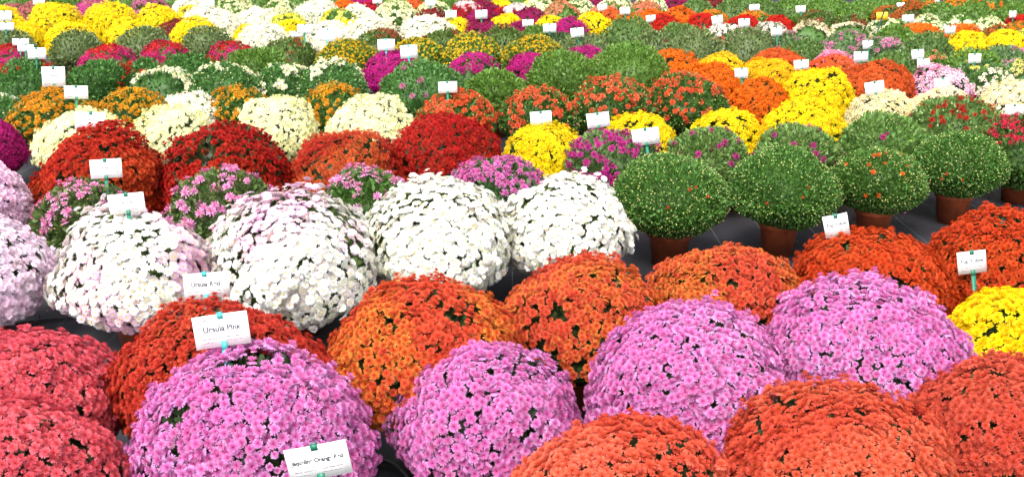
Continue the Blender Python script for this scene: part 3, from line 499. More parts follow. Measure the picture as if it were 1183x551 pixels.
 (5.641, 12.585, 0.250, 'tanger', 'orange mound in front of a cream one, beside a rusty one', 'chrysanthemums set out in rows in pots'),
 (5.973, 12.404, 0.240, 'brownorange', 'rusty orange and green chrysanthemum mound behind a yellow one', 'chrysanthemums set out in rows in pots'),
 (6.458, 12.795, 0.240, 'tangergreen', 'orange chrysanthemum mound with green gaps behind a pale yellow one', 'chrysanthemums set out in rows in pots'),
 (7.030, 13.892, 0.240, 'redbright', 'scarlet chrysanthemum mound behind a pale yellow one', 'chrysanthemums set out in rows in pots'),
 (5.329, 11.778, 0.240, 'yellow', 'yellow chrysanthemum mound behind a green and a yellow flecked one', 'chrysanthemums set out in rows in pots'),
 (5.857, 11.952, 0.240, 'yellow', 'yellow mound behind a pink flecked one, in front of a rusty one', 'chrysanthemums set out in rows in pots'),
 (6.290, 12.210, 0.240, 'yellowgreen', 'pale yellow chrysanthemum mound with green gaps behind a pink flecked one', 'chrysanthemums set out in rows in pots'),
 (4.655, 11.314, 0.290, 'greenolive', 'olive green chrysanthemum mound behind a salmon one', 'chrysanthemums set out in rows in pots'),
 (4.535, 9.864, 0.280, 'green', 'plain green mound behind a yellow flecked and a pink and white one', 'chrysanthemums set out in rows in pots'),
 (4.963, 10.004, 0.300, 'greenpinkfar', 'green mound with a few pink flowers behind a yellow flecked one', 'chrysanthemums set out in rows in pots'),
 (4.740, 9.210, 0.270, 'greenyellowfar', 'green mound with a few pale yellow flowers beside a cream one', 'chrysanthemums set out in rows in pots'),
 (4.416, 9.461, 0.260, 'greenyellowfar', 'green mound with a few pale yellow flowers behind a red flecked one', 'chrysanthemums set out in rows in pots'),
 (3.161, 11.314, 0.290, 'greenpinkfar', 'green mound with a few pink flowers behind an amber yellow one', 'chrysanthemums set out in rows in pots'),
 (3.711, 11.250, 0.290, 'greenpinkfar', 'green mound with a few pink flowers behind a pink and white one', 'chrysanthemums set out in rows in pots'),
 (4.022, 10.936, 0.280, 'greenpinkfar', 'green mound with a few pink flowers before a cream flowered green one', 'chrysanthemums set out in rows in pots'),
 (3.708, 9.722, 0.290, 'greenolive', 'olive green chrysanthemum mound behind a cream one', 'chrysanthemums set out in rows in pots'),
 (4.227, 10.105, 0.240, 'salmongreen', 'salmon pink and green chrysanthemum mound behind a pink and white one', 'chrysanthemums set out in rows in pots'),
 (3.130, 10.741, 0.260, 'greenolive', 'olive green chrysanthemum mound behind a yellow one', 'chrysanthemums set out in rows in pots'),
 (4.687, 12.334, 0.260, 'green', 'plain green mound behind the olive one, right of the yellow card', 'chrysanthemums set out in rows in pots'),
 (-7.894, 16.823, 0.320, 'green', 'plain green mound showing at the top edge between two white cards', 'chrysanthemums set out in rows in pots'),
 (-6.311, 16.805, 0.340, 'green', 'plain green mound peeping over the dusty pink one at the top edge', 'chrysanthemums set out in rows in pots'),
 (-7.829, 17.398, 0.330, 'green', 'plain green mound peeping over the dull rose one at the top edge', 'chrysanthemums set out in rows in pots'),
 (-5.568, 16.628, 0.330, 'green', 'plain green chrysanthemum mound behind a dusty pink and a maroon one', 'chrysanthemums set out in rows in pots'),
 (-4.871, 16.617, 0.340, 'green', 'plain green mound peeping between two white ones at the top edge, beside a card', 'chrysanthemums set out in rows in pots'),
 (-4.134, 16.433, 0.340, 'green', 'plain green mound at the top edge above the broad white mound with gaps', 'chrysanthemums set out in rows in pots'),
 (-3.412, 16.253, 0.340, 'green', 'plain green mound behind a cream and a white and a pale yellow one', 'chrysanthemums set out in rows in pots'),
 (-2.819, 16.433, 0.340, 'green', 'plain green chrysanthemum mound behind an orange and a white one', 'chrysanthemums set out in rows in pots'),
 (-2.162, 16.643, 0.330, 'green', 'plain green chrysanthemum mound behind a crimson one, beside a magenta one', 'chrysanthemums set out in rows in pots'),
 (-1.688, 16.453, 0.330, 'green', 'plain green chrysanthemum mound behind a red orange and a white one', 'chrysanthemums set out in rows in pots'),
 (-1.079, 16.039, 0.330, 'green', 'plain green chrysanthemum mound behind a cream and a maroon one', 'chrysanthemums set out in rows in pots'),
 (-0.678, 16.335, 0.320, 'greenbrown', 'brownish green chrysanthemum mound behind a crimson and white one', 'chrysanthemums set out in rows in pots'),
 (0.185, 16.299, 0.320, 'yellowgreen', 'pale yellow chrysanthemum mound with green gaps behind a white arced one', 'chrysanthemums set out in rows in pots'),
 (0.750, 16.459, 0.320, 'greenbrown', 'brownish green chrysanthemum mound behind a salmon one', 'chrysanthemums set out in rows in pots'),
 (3.342, 16.823, 0.320, 'maroon', 'maroon chrysanthemum mound behind an olive one', 'chrysanthemums set out in rows in pots'),
 (3.916, 16.639, 0.320, 'green', 'plain green mound at the top edge behind the olive green trio', 'chrysanthemums set out in rows in pots'),
 (4.857, 16.617, 0.340, 'green', 'plain green mound at the top edge behind a brownish and a plain green one', 'chrysanthemums set out in rows in pots'),
 (8.233, 16.660, 0.300, 'green', 'plain green chrysanthemum mound behind a green one at the right edge', 'chrysanthemums set out in rows in pots'),
]
POS = np.array([p[:3] for p in PLANTS])
def lathe(prof, n=28):
    V = [(r * math.cos(6.283185 * i / n), r * math.sin(6.283185 * i / n), z) for r, z in prof for i in range(n)]
    Q = [(k * n + i, k * n + (i + 1) % n, (k + 1) * n + (i + 1) % n, (k + 1) * n + i) for k in range(len(prof) - 1) for i in range(n)]
    return np.array(V), np.array(Q)
POT_ME = mesh_np('pot', *lathe([(.001, .004), (.088, .004), (.092, .0), (.112, .158), (.122, .160), (.125, .192), (.120, .196), (.115, .192), (.111, .165)]), M_POT, smooth=False)
RIM = None
SOIL_ME = mesh_np('soil', *lathe([(.112, .172), (.07, .178), (.001, .18)]), M_SOIL)
CAMV = np.array(CAM)

class Dome:
    def __init__(s, R, shape, seed):
        s.nr = np.random.default_rng(seed); s.R = R; k = R / .33
        s.up = .31 * k; s.lo = .20 * k; s.zc = .13 + .17 * k
        if shape == 'ball': s.zc = .20 + .16 * k; s.up = .265 * k; s.lo = .20 * k
        s.f = s.nr.normal(size=(7, 3)) * np.array([2.2, 2.6, 3., 4.5, 5.5, 7, 9])[:, None]; s.p = s.nr.random(7) * 6.28
        s.a = np.array([.040, .036, .030, .022, .020, .016, .012])
        s.a = s.a * (.7 if shape == 'ball' else 1.35 if shape == 'loose' else 1)
        s.sx = 1 + s.nr.normal() * .035; s.sh = s.nr.normal(size=2) * .06
    def noise(s, u): return (np.sin(u @ s.f.T + s.p) * s.a).sum(-1)
    def at(s, u, k=1.):
        """point and outward normal for unit directions u"""
        rz = np.where(u[:, 2] > 0, s.up, s.lo); r = (k * (1 + s.noise(u)))[:, None] if np.ndim(k) else (k * (1 + s.noise(u)))[:, None]
        flat = np.clip(-u[:, 2], 0, 1)[:, None]
        P = np.concatenate([u[:, :2] * s.R * (1 - .12 * flat), (u[:, 2] * rz)[:, None]], 1) * r
        P[:, 0] = P[:, 0] * s.sx + s.sh[0] * P[:, 2]; P[:, 1] = P[:, 1] / s.sx + s.sh[1] * P[:, 2]; P[:, 2] += s.zc
        return P, norm(np.concatenate([u[:, :2] / s.R, (u[:, 2] / rz)[:, None]], 1))
    def dirs(s, n, zmin, jit=1.):
        i = np.arange(n) + .5; z = 1 - i / n * (1 - zmin); a = i * 2.399963 + s.nr.random() * 6
        a = a + s.nr.normal(size=n) * .55 * jit / np.sqrt(n) * 2; z = np.clip(z + s.nr.normal(size=n) * .7 * jit / n ** .5 * .5, -.97, 1)
        q = np.sqrt(np.maximum(0, 1 - z * z)); return np.stack([q * np.cos(a), q * np.sin(a), z], -1)
def low(nr, u, f):
    w = nr.normal(size=(5, 3)) * f; return np.sin(u @ w.T + nr.random(5) * 6.28).sum(-1) / 1.6

def blocked(Q, i):
    """is world point Q hidden from the photograph's viewpoint by another plant"""
    out = np.zeros(len(Q), bool)
    for j, (x, y, r) in enumerate(POS):
        if j == i or y > POS[i, 1] + .3 or abs(x - POS[i, 0]) > 1.2 or POS[i, 1] - y > 2.5: continue
        k = r / .33; ax = np.array([r, r, .31 * k]) * .96; o = (CAMV - np.array([x, y, .13 + .17 * k])) / ax; d = (Q - CAMV) / ax
        A = (d * d).sum(1); B = 2 * d @ o; D = B * B - 4 * A * (o @ o - 1)
        t = (-B - np.sqrt(np.maximum(D, 0))) / (2 * A); out |= (D > 0) & (t > 0) & (t < 1)
    return out

def plant(i, x, y, R, kind, label, group):
    k = KIND[kind]; nr = np.random.default_rng(1000 + i); d = Dome(R, 'loose' if k['daisy'] or kind in ('cream', 'red', 'redgap', 'redorange') else k['shape'], 50 + i)
    px = 1150 * 2 * R / y; lod = 0 if px > 145 else (1 if px > 72 else 2)
    root = empty('chrysanthemum', (x, y, 0)); tag(root, label, 'plant', group); root.rotation_euler = (0, 0, 0)
    ps = (1.0 if R > .3 else .92)
    po = link('pot', POT_ME, root); po.rotation_euler = (0, 0, nr.random() * 6); po.scale = (ps, ps, 1)
    so = link('soil', SOIL_ME, root); so.scale = (ps, ps, 1)
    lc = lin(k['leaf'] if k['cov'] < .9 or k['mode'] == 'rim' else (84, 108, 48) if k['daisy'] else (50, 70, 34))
    # ---- leafy body: an inner mound of leaves and many single leaves round it
    nu, nv = (40, 22) if lod < 2 else (24, 12)
    th = np.linspace(0, 2 * math.pi, nu, endpoint=False); cz = np.linspace(.999, -.93, nv)
    u = np.array([(math.sqrt(1 - c * c) * math.cos(t), math.sqrt(1 - c * c) * math.sin(t), c) for c in cz for t in th])
    P, _ = d.at(u, .80 + .03 * nr.normal(size=len(u)))
    Qc = np.array([(a * nu + b, a * nu + (b + 1) % nu, (a + 1) * nu + (b + 1) % nu, (a + 1) * nu + b)[::-1] for a in range(nv - 1) for b in range(nu)])
    bare = k['cov'] < .8
    nl = int({0: 2600, 1: 1500, 2: 500}[lod] * ((2, 3, 3)[lod] if bare else 1))
    if k['shape'] == 'ball': nl = 13000
    if kind in ('green', 'grey', 'greenolive') or (k['cov'] < .35 and lod > 0): nl = int(nl * 1.25)
    if lod == 2 and not bare: nl = 220
    ul = d.dirs(nl, -.9, 3.); Pl, Nl = d.at(ul, .83 + (.17 if k['cov'] < .9 or k['mode'] == 'rim' else .05) * nr.random(nl) ** .7)
    dirn = norm(Nl * .9 + np.array([0, 0, .45]) + nr.normal(size=Nl.shape) * .55)
    Fm = frames(norm(np.cross(dirn, nr.normal(size=dirn.shape))), nr)       # leaf blade plane holds dirn
    yv = dirn; zv = Fm[:, :, 2]; xv = np.cross(yv, zv); Fm = np.stack([xv, yv, zv], -1)
    lt, lq = leaf_t(0 if lod == 0 and k['shape'] != 'ball' else 1)
    sz = {0: .045, 1: .037 if bare else .046, 2: .047 if bare else .062}[lod] * (.60 if k['shape'] == 'ball' else 1)
    S = sz * nr.uniform(.7, 1.25, nl); V, Q = scatter(lt, None, lq, Pl - dirn * S[:, None] * .4, Fm, S)
    br = nr.uniform(.7, 1.3, nl)[:, None] * np.array([1, 1, 1]) * (1 + nr.normal(size=(nl, 3)) * np.array([.10, .03, .08]))
    CL = np.repeat((lc * br)[:, None, :], len(lt), 1)
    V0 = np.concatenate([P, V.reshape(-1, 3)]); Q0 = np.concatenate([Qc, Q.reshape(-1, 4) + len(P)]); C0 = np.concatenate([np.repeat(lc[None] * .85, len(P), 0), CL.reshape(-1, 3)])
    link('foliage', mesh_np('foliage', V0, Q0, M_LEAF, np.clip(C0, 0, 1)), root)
    # ---- buds
    if k['buds']:
        n = int(k['buds'] * (R / .32) ** 2 * (1 if lod < 2 else .55)); ub = d.dirs(n, -.75, 4.); ub = ub[low(nr, ub, 5.) + nr.normal(size=n) * .9 > -.5]; n = len(ub); Pb, Nb = d.at(ub, 1.0 + .03 * nr.random(n))
        s = (.011 if lod == 0 else (.0070 if k['shape'] == 'ball' else .011) if lod == 1 else .016) * nr.uniform(.7, 1.3, n)
        V, Q = scatter(BUDV, None, BUDQ, Pb, frames(norm(Nb + nr.normal(size=Nb.shape) * .3), nr), s)
        cb = lin(k['budc']) * nr.uniform(.75, 1.2, n)[:, None] * (1 + nr.normal(size=(n, 3)) * .08)
        bo = link('buds', mesh_np('buds', V.reshape(-1, 3), Q.reshape(-1, 4), M_BUD, np.clip(np.repeat(cb[:, None], len(BUDV), 1).reshape(-1, 3), 0, 1)), root)
        bo['kind'] = 'stuff'
    # ---- flowers
    sd = k['size'] * (1 if lod < 2 else 1.15); area = 2 * math.pi * R * R * 1.55
    n = int(area / (sd * sd * ((.31 if k['daisy'] else .39) if k['cov'] > .9 else .44))); m = k['mode']
    if m in ('few', 'fewtop'):
        uf = d.dirs(400, -.5, 3.); c_ = norm((CAMV - np.array([x, y, .4]))[None])[0]
        sc = uf @ c_ + nr.normal(size=len(uf)) * .4 + (uf[:, 2] * 1.2 if m == 'fewtop' else 0); uf = uf[np.argsort(-sc)[:k['n'] * 2]]; uf = uf[nr.permutation(len(uf))[:k['n']]]
    else:
        uf = d.dirs(n, -.78, .6); z = uf[:, 2]; keep = nr.random(len(uf)); lo = low(nr, uf, 4.5)
        if m in ('all', 'tophalfb', 'tophalfb2', 'tophalfb3', 'tophalfa'):
            ok = keep < k['cov'] * (1 - .25 * np.clip(-z - .2, 0, 1)); ok &= low(nr, uf, 7.) < (2.6 if k['daisy'] else 2.05) * (k['cov'] ** 3) + .15
            if k['bare']: ok &= ~((z < .05 + .3 * lo * .5) & (keep < k['bare'] + .4 * (z < -.15)))
        elif m == 'top': ok = (keep < k['cov']) & (z + .18 * lo > .45)
        elif m == 'patch': ok = (lo + nr.normal(size=len(uf)) * .35 > np.quantile(lo, 1 - min(1, k['cov'] * 1.1))) & (keep < .92)
        elif m == 'topscat': ok = keep < k['cov'] * np.clip(.35 + 1.2 * z, 0, 2)
        elif m == 'toppatch': ok = (lo + nr.normal(size=len(uf)) * .3 + z * 1.2 > np.quantile(lo + z * 1.2, 1 - k['cov'])) & (keep < .9)
        elif m == 'rim': sd_ = uf @ np.array([0, -.93, .37]); ok = (keep < k['cov']) & (np.abs(sd_ - .36 - .06 * lo) < .25) & (z > .12)
        uf = uf[ok]
    n = len(uf)
    if n == 0: return root
    stray = (nr.random(n) < .02) * nr.uniform(.02, .08, n); Pf, Nf = d.at(uf, 1 + (.04 if k['daisy'] else .026) * nr.normal(size=n) + stray); Nf = norm(Nf + np.array([0, 0, .12]) + nr.normal(size=Nf.shape) * .27)
    S = sd * np.where(nr.random(n) < .14, nr.uniform(.45, .8, n), nr.uniform(.86, 1.14, n)); fr = frames(Nf, nr)
    # petal colour: the two colours mixed by a slow pattern over the plant plus a flower to flower spread
    mixv = np.clip(k['bias'] + .55 * low(nr, uf, k['mixf']) + nr.normal(size=n) * .28, 0, 1)
    if m == 'tophalfb': mixv = (uf[:, 2] + .1 * low(nr, uf, 4) > .72).astype(float)
    if m == 'tophalfb2': mixv = np.clip((uf[:, 2] - .55) * 2.2 + .35 * low(nr, uf, 4), 0, 1)
    if m == 'tophalfb3': mixv = (uf[:, 2] + .15 * low(nr, uf, 4) < .45).astype(float)
    if m == 'tophalfa': mixv = np.clip(.5 + 2.5 * (.62 - uf[:, 2] + .2 * low(nr, uf, 3)), 0, 1)
    tip = lin(k['a']) * (1 - mixv)[:, None] + lin(k['b']) * mixv[:, None]
    tip = tip * nr.uniform(.84, 1.12, n)[:, None] * (1 + nr.normal(size=(n, 3)) * .035); cen = np.repeat(lin(k['c'])[None], n, 0) * nr.uniform(.85, 1.1, n)[:, None]
    f_ = (nr.random(n) < .05)[:, None]; tip = np.where(f_ & (k['cov'] > .9), tip * (np.array([.80, .62, .55]) if min(k['a']) < 150 else np.array([.92, .85, .80])), tip)   # a few flowers going over
    if kind == 'pink':                                     # some flowers in full bloom show a rosier heart, some fade
        f_ = (nr.random(n) < .12)[:, None]; tip = np.where(f_, tip * np.array([1.02, .78, .86]), tip)
    LIB = (DAISY if k['daisy'] else BLOOM)[lod]; pick = nr.integers(0, len(LIB), n)
    single = np.zeros(n, bool)
    if px > 88 and (lod == 0 or n <= 90):                  # flowers large enough to tell apart are parts of their own
        Wp = Pf + np.array([x, y, 0]); vd = norm(CAMV - Wp); face = (vd * Nf).sum(1); vis = (face > .05) & ~blocked(Wp, i)
        pyy = CAMV; dd = Wp - CAMV; cp, sp = math.cos(R_(18.3)), math.sin(R_(18.3)); zz = dd[:, 1] * cp - dd[:, 2] * sp
        sx = dd[:, 0] / zz * 1150; sy = (dd[:, 1] * sp + dd[:, 2] * cp) / zz * 1150; vis &= (abs(sx) < 588) & (abs(sy) < 272)
        o = np.argsort(-(face * S / zz + 10 * vis)); o = o[:min(100, n)]; o = o[vis[o]] if vis.any() else o[:0]; single[o] = True
    def build(sel):
        Vs, Qs, Cs, off = [], [], [], 0
        for li, (T, tt, q) in enumerate(LIB):
            s_ = np.where(sel & (pick == li))[0]
            if not len(s_): continue
            V, Q = scatter(T, None, q, Pf[s_], fr[s_], S[s_])
            C = cen[s_][:, None, :] * (1 - tt)[None, :, None] + tip[s_][:, None, :] * tt[None, :, None]
            Vs.append(V.reshape(-1, 3)); Qs.append(Q.reshape(-1, 4) + off); Cs.append(C.reshape(-1, 3)); off += V.shape[0] * V.shape[1]
        return np.concatenate(Vs), np.concatenate(Qs), np.clip(np.concatenate(Cs), 0, .93)
    if (~single).any():
        fo = link('blossoms', mesh_np('blossoms', *(lambda r: (r[0], r[1], M_PETAL, r[2]))(build(~single))), root); fo['kind'] = 'stuff'
    for j in np.where(single)[0]:
        T, tt, q = LIB[pick[j]]
        V = (T @ fr[j].T) * S[j]; C = np.clip(cen[j][None] * (1 - tt)[:, None] + tip[j][None] * tt[:, None], 0, .93)
        link('blossom', mesh_np('blossom', V, q, M_PETAL, C), root, Pf[j])
    return root
for i, (x, y, R, kind, label, group) in enumerate(PLANTS):
    plant(i, x, y, R, kind, label, group)

# ---------------------------------------------------------------- name cards on stakes
CARDS = [
 (-0.452, 2.037, 0.630, 0.151, 0.081, 13, 'Jaqueline Orange Red', 'g', 'largest white card, reading Jaqueline Orange Red, leaning on an orchid pink mound'),
 (-0.856, 2.708, 0.670, 0.164, 0.097, 8, 'Ursula Pink', 't', 'white card reading Ursula Pink between the orange red and orchid pink mounds'),
 (-1.056, 3.202, 0.620, 0.158, 0.089, 4, 'Ursula Red', 't', 'white card reading Ursula Red on a turquoise stake before the blushed white mound'),
 (-2.029, 4.827, 0.620, 0.160, 0.095, 4, '', 'g', 'white card on a long green stake in front of the big dark red mound'),
 (-1.626, 4.040, 0.670, 0.154, 0.084, 6, '', 'g', 'white card on a green stake standing behind the blushed white mound'),
 (-2.365, 5.515, 0.720, 0.175, 0.097, -1, '', 'g', 'white card held against the pale yellow mound above the big dark red one'),
 (-3.366, 7.314, 0.680, 0.165, 0.146, 0, '', 'g', 'tall double white card above the gold flowered plant'),
 (-2.979, 6.774, 0.660, 0.166, 0.089, 0, '', 'g', 'white card on a green stake between gold flowers and a pale yellow mound'),
 (-5.138, 10.511, 0.530, 0.181, 0.072, 0, '', 'g', 'uppermost of three overlapping white cards beside a grey green mound'),
 (-4.560, 9.426, 0.610, 0.154, 0.065, 0, '', 'g', 'middle of three overlapping white cards beside a grey green mound'),
 (-4.163, 8.780, 0.650, 0.159, 0.098, 0, '', 'g', 'lowest of three overlapping white cards, above a red and magenta mound'),
 (-5.787, 11.568, 0.690, 0.168, 0.118, 0, '', 'g', 'upper of two white cards at the left edge among yellow mounds'),
 (-5.530, 11.056, 0.630, 0.170, 0.085, 0, '', 'g', 'lower of two white cards at the left edge among yellow mounds'),
 (-6.520, 14.050, 0.640, 0.155, 0.095, 0, '', 'g', 'white card at the top edge above a dull rose mound'),
 (0.188, 6.379, 0.560, 0.140, 0.090, 4, '', 'g', 'white card standing above the round yellow mound'),
 (0.550, 6.274, 0.570, 0.144, 0.094, 7, '', 'g', 'white card between the salmon flecked plants and the magenta flecked plant'),
 (0.805, 5.880, 0.550, 0.162, 0.099, 9, '', 'g', 'tilted white card on a green stake behind the first clipped green ball'),
 (-0.469, 7.217, 0.620, 0.138, 0.082, 3, '', 'g', 'white card peeping above a salmon orange flowered plant before plain green mounds'),
 (-0.924, 8.965, 0.640, 0.155, 0.116, 4, '', 't', 'lower white card of two, standing in front of a flat magenta mound'),
 (-1.212, 9.677, 0.610, 0.167, 0.108, 1, '', 't', 'upper white card of two, behind the flat magenta mound'),
 (-1.835, 10.017, 0.660, 0.172, 0.129, 0, '', 't', 'large white card in front of a white mound and above yellow buds'),
 (-2.162, 10.542, 0.660, 0.163, 0.099, 0, '', 'g', 'middle card of three overlapping ones among the white mounds'),
 (-2.286, 10.683, 0.590, 0.147, 0.064, 0, '', 'g', 'lowest and flattest card of three overlapping ones among the white mounds'),
 (-3.855, 12.873, 0.720, 0.186, 0.098, 0, '', 'g', 'white card at the top edge between two white mounds'),
 (-0.786, 13.082, 0.560, 0.145, 0.100, 2, '', 'g', 'white card between a maroon mound and a yellow mound'),
 (-0.393, 12.981, 0.570, 0.155, 0.111, 2, '', 'g', 'white card standing among the dark magenta mounds'),
 (-1.152, 14.354, 0.590, 0.146, 0.098, 0, '', 'g', 'white card at the top edge above a maroon mound'),
 (-2.012, 15.242, 0.550, 0.142, 0.091, 0, '', 'g', 'white card at the top edge above a crimson mound'),
 (0.197, 12.432, 0.520, 0.138, 0.085, 2, '', 'g', 'white card beside a dark magenta mound, leftmost of three in a slanting line'),
 (0.439, 11.782, 0.530, 0.151, 0.101, 2, '', 'g', 'white card just below a small yellow mound'),
 (0.696, 10.752, 0.600, 0.138, 0.101, 6, '', 'g', 'tilted white card above a grey green mound, lowest of three in a slanting line'),
 (1.257, 14.141, 0.550, 0.132, 0.096, 6, '', 'g', 'tilted white card above a red orange mound among salmon plants'),
 (1.505, 13.541, 0.560, 0.138, 0.092, 2, '', 'g', 'white card above an orange mound among salmon plants'),
 (1.839, 13.425, 0.470, 0.126, 0.092, 6, '', 'g', 'white card leaning between orange and scarlet mounds'),
 (2.544, 12.540, 0.540, 0.139, 0.118, 8, '', 'g', 'tilted white card between a scarlet mound and a white topped plant'),
 (2.832, 12.338, 0.530, 0.137, 0.105, 4, '', 'g', 'white card in front of a scarlet mound, between two white topped plants'),
 (2.949, 11.264, 0.550, 0.126, 0.097, 5, '', 'g', 'white card in front of the smaller white topped plant'),
 (3.348, 14.032, 0.560, 0.143, 0.084, 3, '', 'g', 'white card in front of the olive green trio near the top'),
 (2.062, 8.946, 0.450, 0.124, 0.093, 1, '', 'g', 'white card between the amber yellow mounds and the bright orange one'),
 (2.625, 9.063, 0.510, 0.133, 0.086, 5, '', 'g', 'white card above the large golden yellow mound'),
 (2.756, 7.531, 0.560, 0.145, 0.099, 10, '', 'g', 'tilted white card between the large red orange mound and a cream one'),
 (3.359, 9.636, 0.500, 0.133, 0.100, 3, '', 'g', 'white card just above the large red orange mound'),
 (3.814, 10.770, 0.470, 0.111, 0.093, 1, '', 'g', 'white card among pink flecked green plants'),
 (3.889, 9.598, 0.530, 0.124, 0.091, 4, '', 'g', 'upper of two overlapping white cards above the pink and white mound'),
 (3.915, 9.513, 0.460, 0.115, 0.082, 2, '', 'g', 'lower of two overlapping white cards above the pink and white mound'),
 (4.332, 9.378, 0.520, 0.113, 0.089, 2, '', 'g', 'white card among green plants above the loose cream one'),
 (3.583, 8.267, 0.470, 0.130, 0.094, 3, '', 'g', 'white card in the middle of the pink and white mound'),
 (3.677, 7.208, 0.450, 0.127, 0.082, 2, '', 'g', 'white card at the right edge above the rose red plant'),
 (5.053, 12.939, 0.520, 0.144, 0.099, 4, '', 'g', 'tilted white card between an orange mound and a cream one'),
 (5.341, 12.311, 0.450, 0.127, 0.095, 2, '', 'g', 'white card behind the first yellow mound near an orange one'),
 (5.767, 15.094, 0.500, 0.115, 0.064, 2, '', 'g', 'small white card among orange plants near the top'),
 (6.821, 16.415, 0.450, 0.125, 0.070, 0, '', 'g', 'small white card cut by the top edge between orange plants'),
 (6.852, 13.894, 0.480, 0.095, 0.095, 2, '', 'g', 'small white card beside a scarlet mound at the right edge'),
 (4.064, 14.316, 0.510, 0.134, 0.097, 4, '', 'g', 'white card standing in front of plain green mounds near the top'),
 (4.654, 12.765, 0.570, 0.142, 0.098, 2, '', 'yellow', 'yellow card on a dark slanting stake'),
 (1.351, 3.946, 0.600, 0.101, 0.094, 13, 'Top Yellow', 'g', 'turned white card between a terracotta pot and a vermilion mound'),
 (1.881, 3.833, 0.480, 0.117, 0.092, 7, 'Top Yellow', 'g', 'white card on a tall green stake rising from the bright yellow mound'),
]
def box_np(x0, x1, y0, y1, z0, z1):
    V = np.array([(x, y, z) for z in (z0, z1) for y in (y0, y1) for x in (x0, x1)])
    Q = np.array([(0, 2, 3, 1), (4, 5, 7, 6), (0, 1, 5, 4), (2, 6, 7, 3), (0, 4, 6, 2), (1, 3, 7, 5)]); return V, Q
def bow(xn, w, k): return k * (xn * 2) ** 2
def card(i, x, y, z, w, h, tilt, text, col, label):
    rr = random.Random(i + 70)
    root = empty('plant_label', (x, y, 0)); tag(root, label, 'plant label', 'name cards standing among the plants')
    hold = bpy.data.objects.new('x', None)
    lean = R_(-12 + rr.uniform(-5, 3)); yaw = R_(rr.uniform(-6, 6)); rot = (lean, R_(-tilt), yaw)
    bpy.data.objects.remove(hold)
    k = rr.uniform(-.008, .016)
    n = 8; xs = np.linspace(-.5, .5, n + 1)
    V = []
    for yy in (-.0009, .0009):
        for zz in (-.5, .5):
            for a in xs: V.append((a * w, yy + bow(a, w, k), zz * h))
    m = n + 1; Q = []
    for a in range(n):
        Q.append((a, a + 1, m + a + 1, m + a)); Q.append((2 * m + a + 1, 2 * m + a, 3 * m + a, 3 * m + a + 1))
        Q.append((a + 1, a, 2 * m + a, 2 * m + a + 1)); Q.append((m + a, m + a + 1, 3 * m + a + 1, 3 * m + a))
    Q += [(0, m, 3 * m, 2 * m), (m - 1, 3 * m - 1, 4 * m - 1, 2 * m - 1)]
    c = link('card', mesh_np('card', np.array(V), np.array(Q), M_YCARD if col == 'yellow' else M_CARD), root, (0, 0, z)); c.rotation_euler = rot
    if col == 'yellow': c['label'] = 'yellow card'
    mat = {'g': M_STAKE, 't': M_STAKE2, 'yellow': M_STAKED}[col]
    # stake: a flat strip, woven through two slots of the card: it shows in front only as short tabs at the top and bottom edge
    sw = .0085
    def strip(z0, z1, y0, y1): return box_np(-sw, sw, y0, y1, z0, z1)
    parts = [strip(-h * .52, h * .52, .0022, .0042), strip(h * .36, h * .55, -.0042, -.0022), strip(-h * .62, -h * .34, -.0042, -.0022), strip(h * .53, h * .56, -.0042, .0042)]
    low_ = -z / max(.2, math.cos(lean)) if col != 'yellow' else -z / math.cos(lean)
    parts.append(box_np(-sw * 1.05, sw * 1.05, -.0042, -.0012, max(low_, -.62), -h * .60))
    Vs, Qs, off = [], [], 0
    for v, q in parts: Vs.append(v); Qs.append(q + off); off += len(v)
    s = link('stake', mesh_np('stake', np.concatenate(Vs), np.concatenate(Qs), mat), root, (0, 0, z)); s.rotation_euler = (lean, R_(-tilt) if col != 'yellow' else R_(16), yaw)
    if col == 'yellow': s.location = (0, -.012, z)
    # lettering
    def bars(mat_, rows, name='lettering'):
        Vs, Qs, off = [], [], 0
        for (x0, x1, zz, th) in rows:
            p = x0
            while p < x1:
                q = min(x1, p + rr.uniform(.010, .026) * w / .155)
                yb = -.0016 + bow((p + q) / 2 / w, w, k)
                v, f = box_np(p, q, yb, yb + .0004, zz - th / 2, zz + th / 2); Vs.append(v); Qs.append(f + off); off += 8; p = q + .004
        o = link(name, mesh_np(name, np.concatenate(Vs), np.concatenate(Qs), mat_), c); o.location = (0, 0, 0); return o
    if col != 'yellow':
        if text:
            cu = bpy.data.curves.new('lettering', 'FONT'); cu.body = text; cu.size = h * .235 if len(text) > 14 else h * .25; cu.align_x = 'CENTER'; cu.align_y = 'CENTER'
            cu.extrude = .0003; cu.offset = .0007
            to = bpy.data.objects.new('lettering', cu); COL.objects.link(to); dg = bpy.context.evaluated_depsgraph_get(); me = bpy.data.meshes.new_from_object(to.evaluated_get(dg))
            bpy.data.objects.remove(to); me.materials.clear(); me.materials.append(M_INK); me.name = 'lettering'
            xs_ = [v.co.x for v in me.vertices]; wd = max(xs_) - min(xs_); sc = min(1, .84 * w / wd)
            for v in me.vertices:
                X, Y, Z = v.co; X *= sc; v.co = (X, -.0014 + bow(X / w, w, k) - Z, Y * sc + h * .06)
            link('lettering', me, c)
        else:
            bars(M_INK2, [(-w * .16, w * .16, h * .06, h * .085)])
        for row in [(-w * .42, -w * .22, h * .36, h * .03), (w * .2, w * .42, h * .34, h * .03), (-w * .40, -w * .06, -h * .22, h * .032), (-w * .40, -w * .18, -h * .33, h * .032), (w * .06, w * .40, -h * .20, h * .032), (w * .06, w * .36, -h * .31, h * .032)]:
            if w > .1: bars(M_INK2, [row])
for i, c in enumerate(CARDS): card(i, *c)

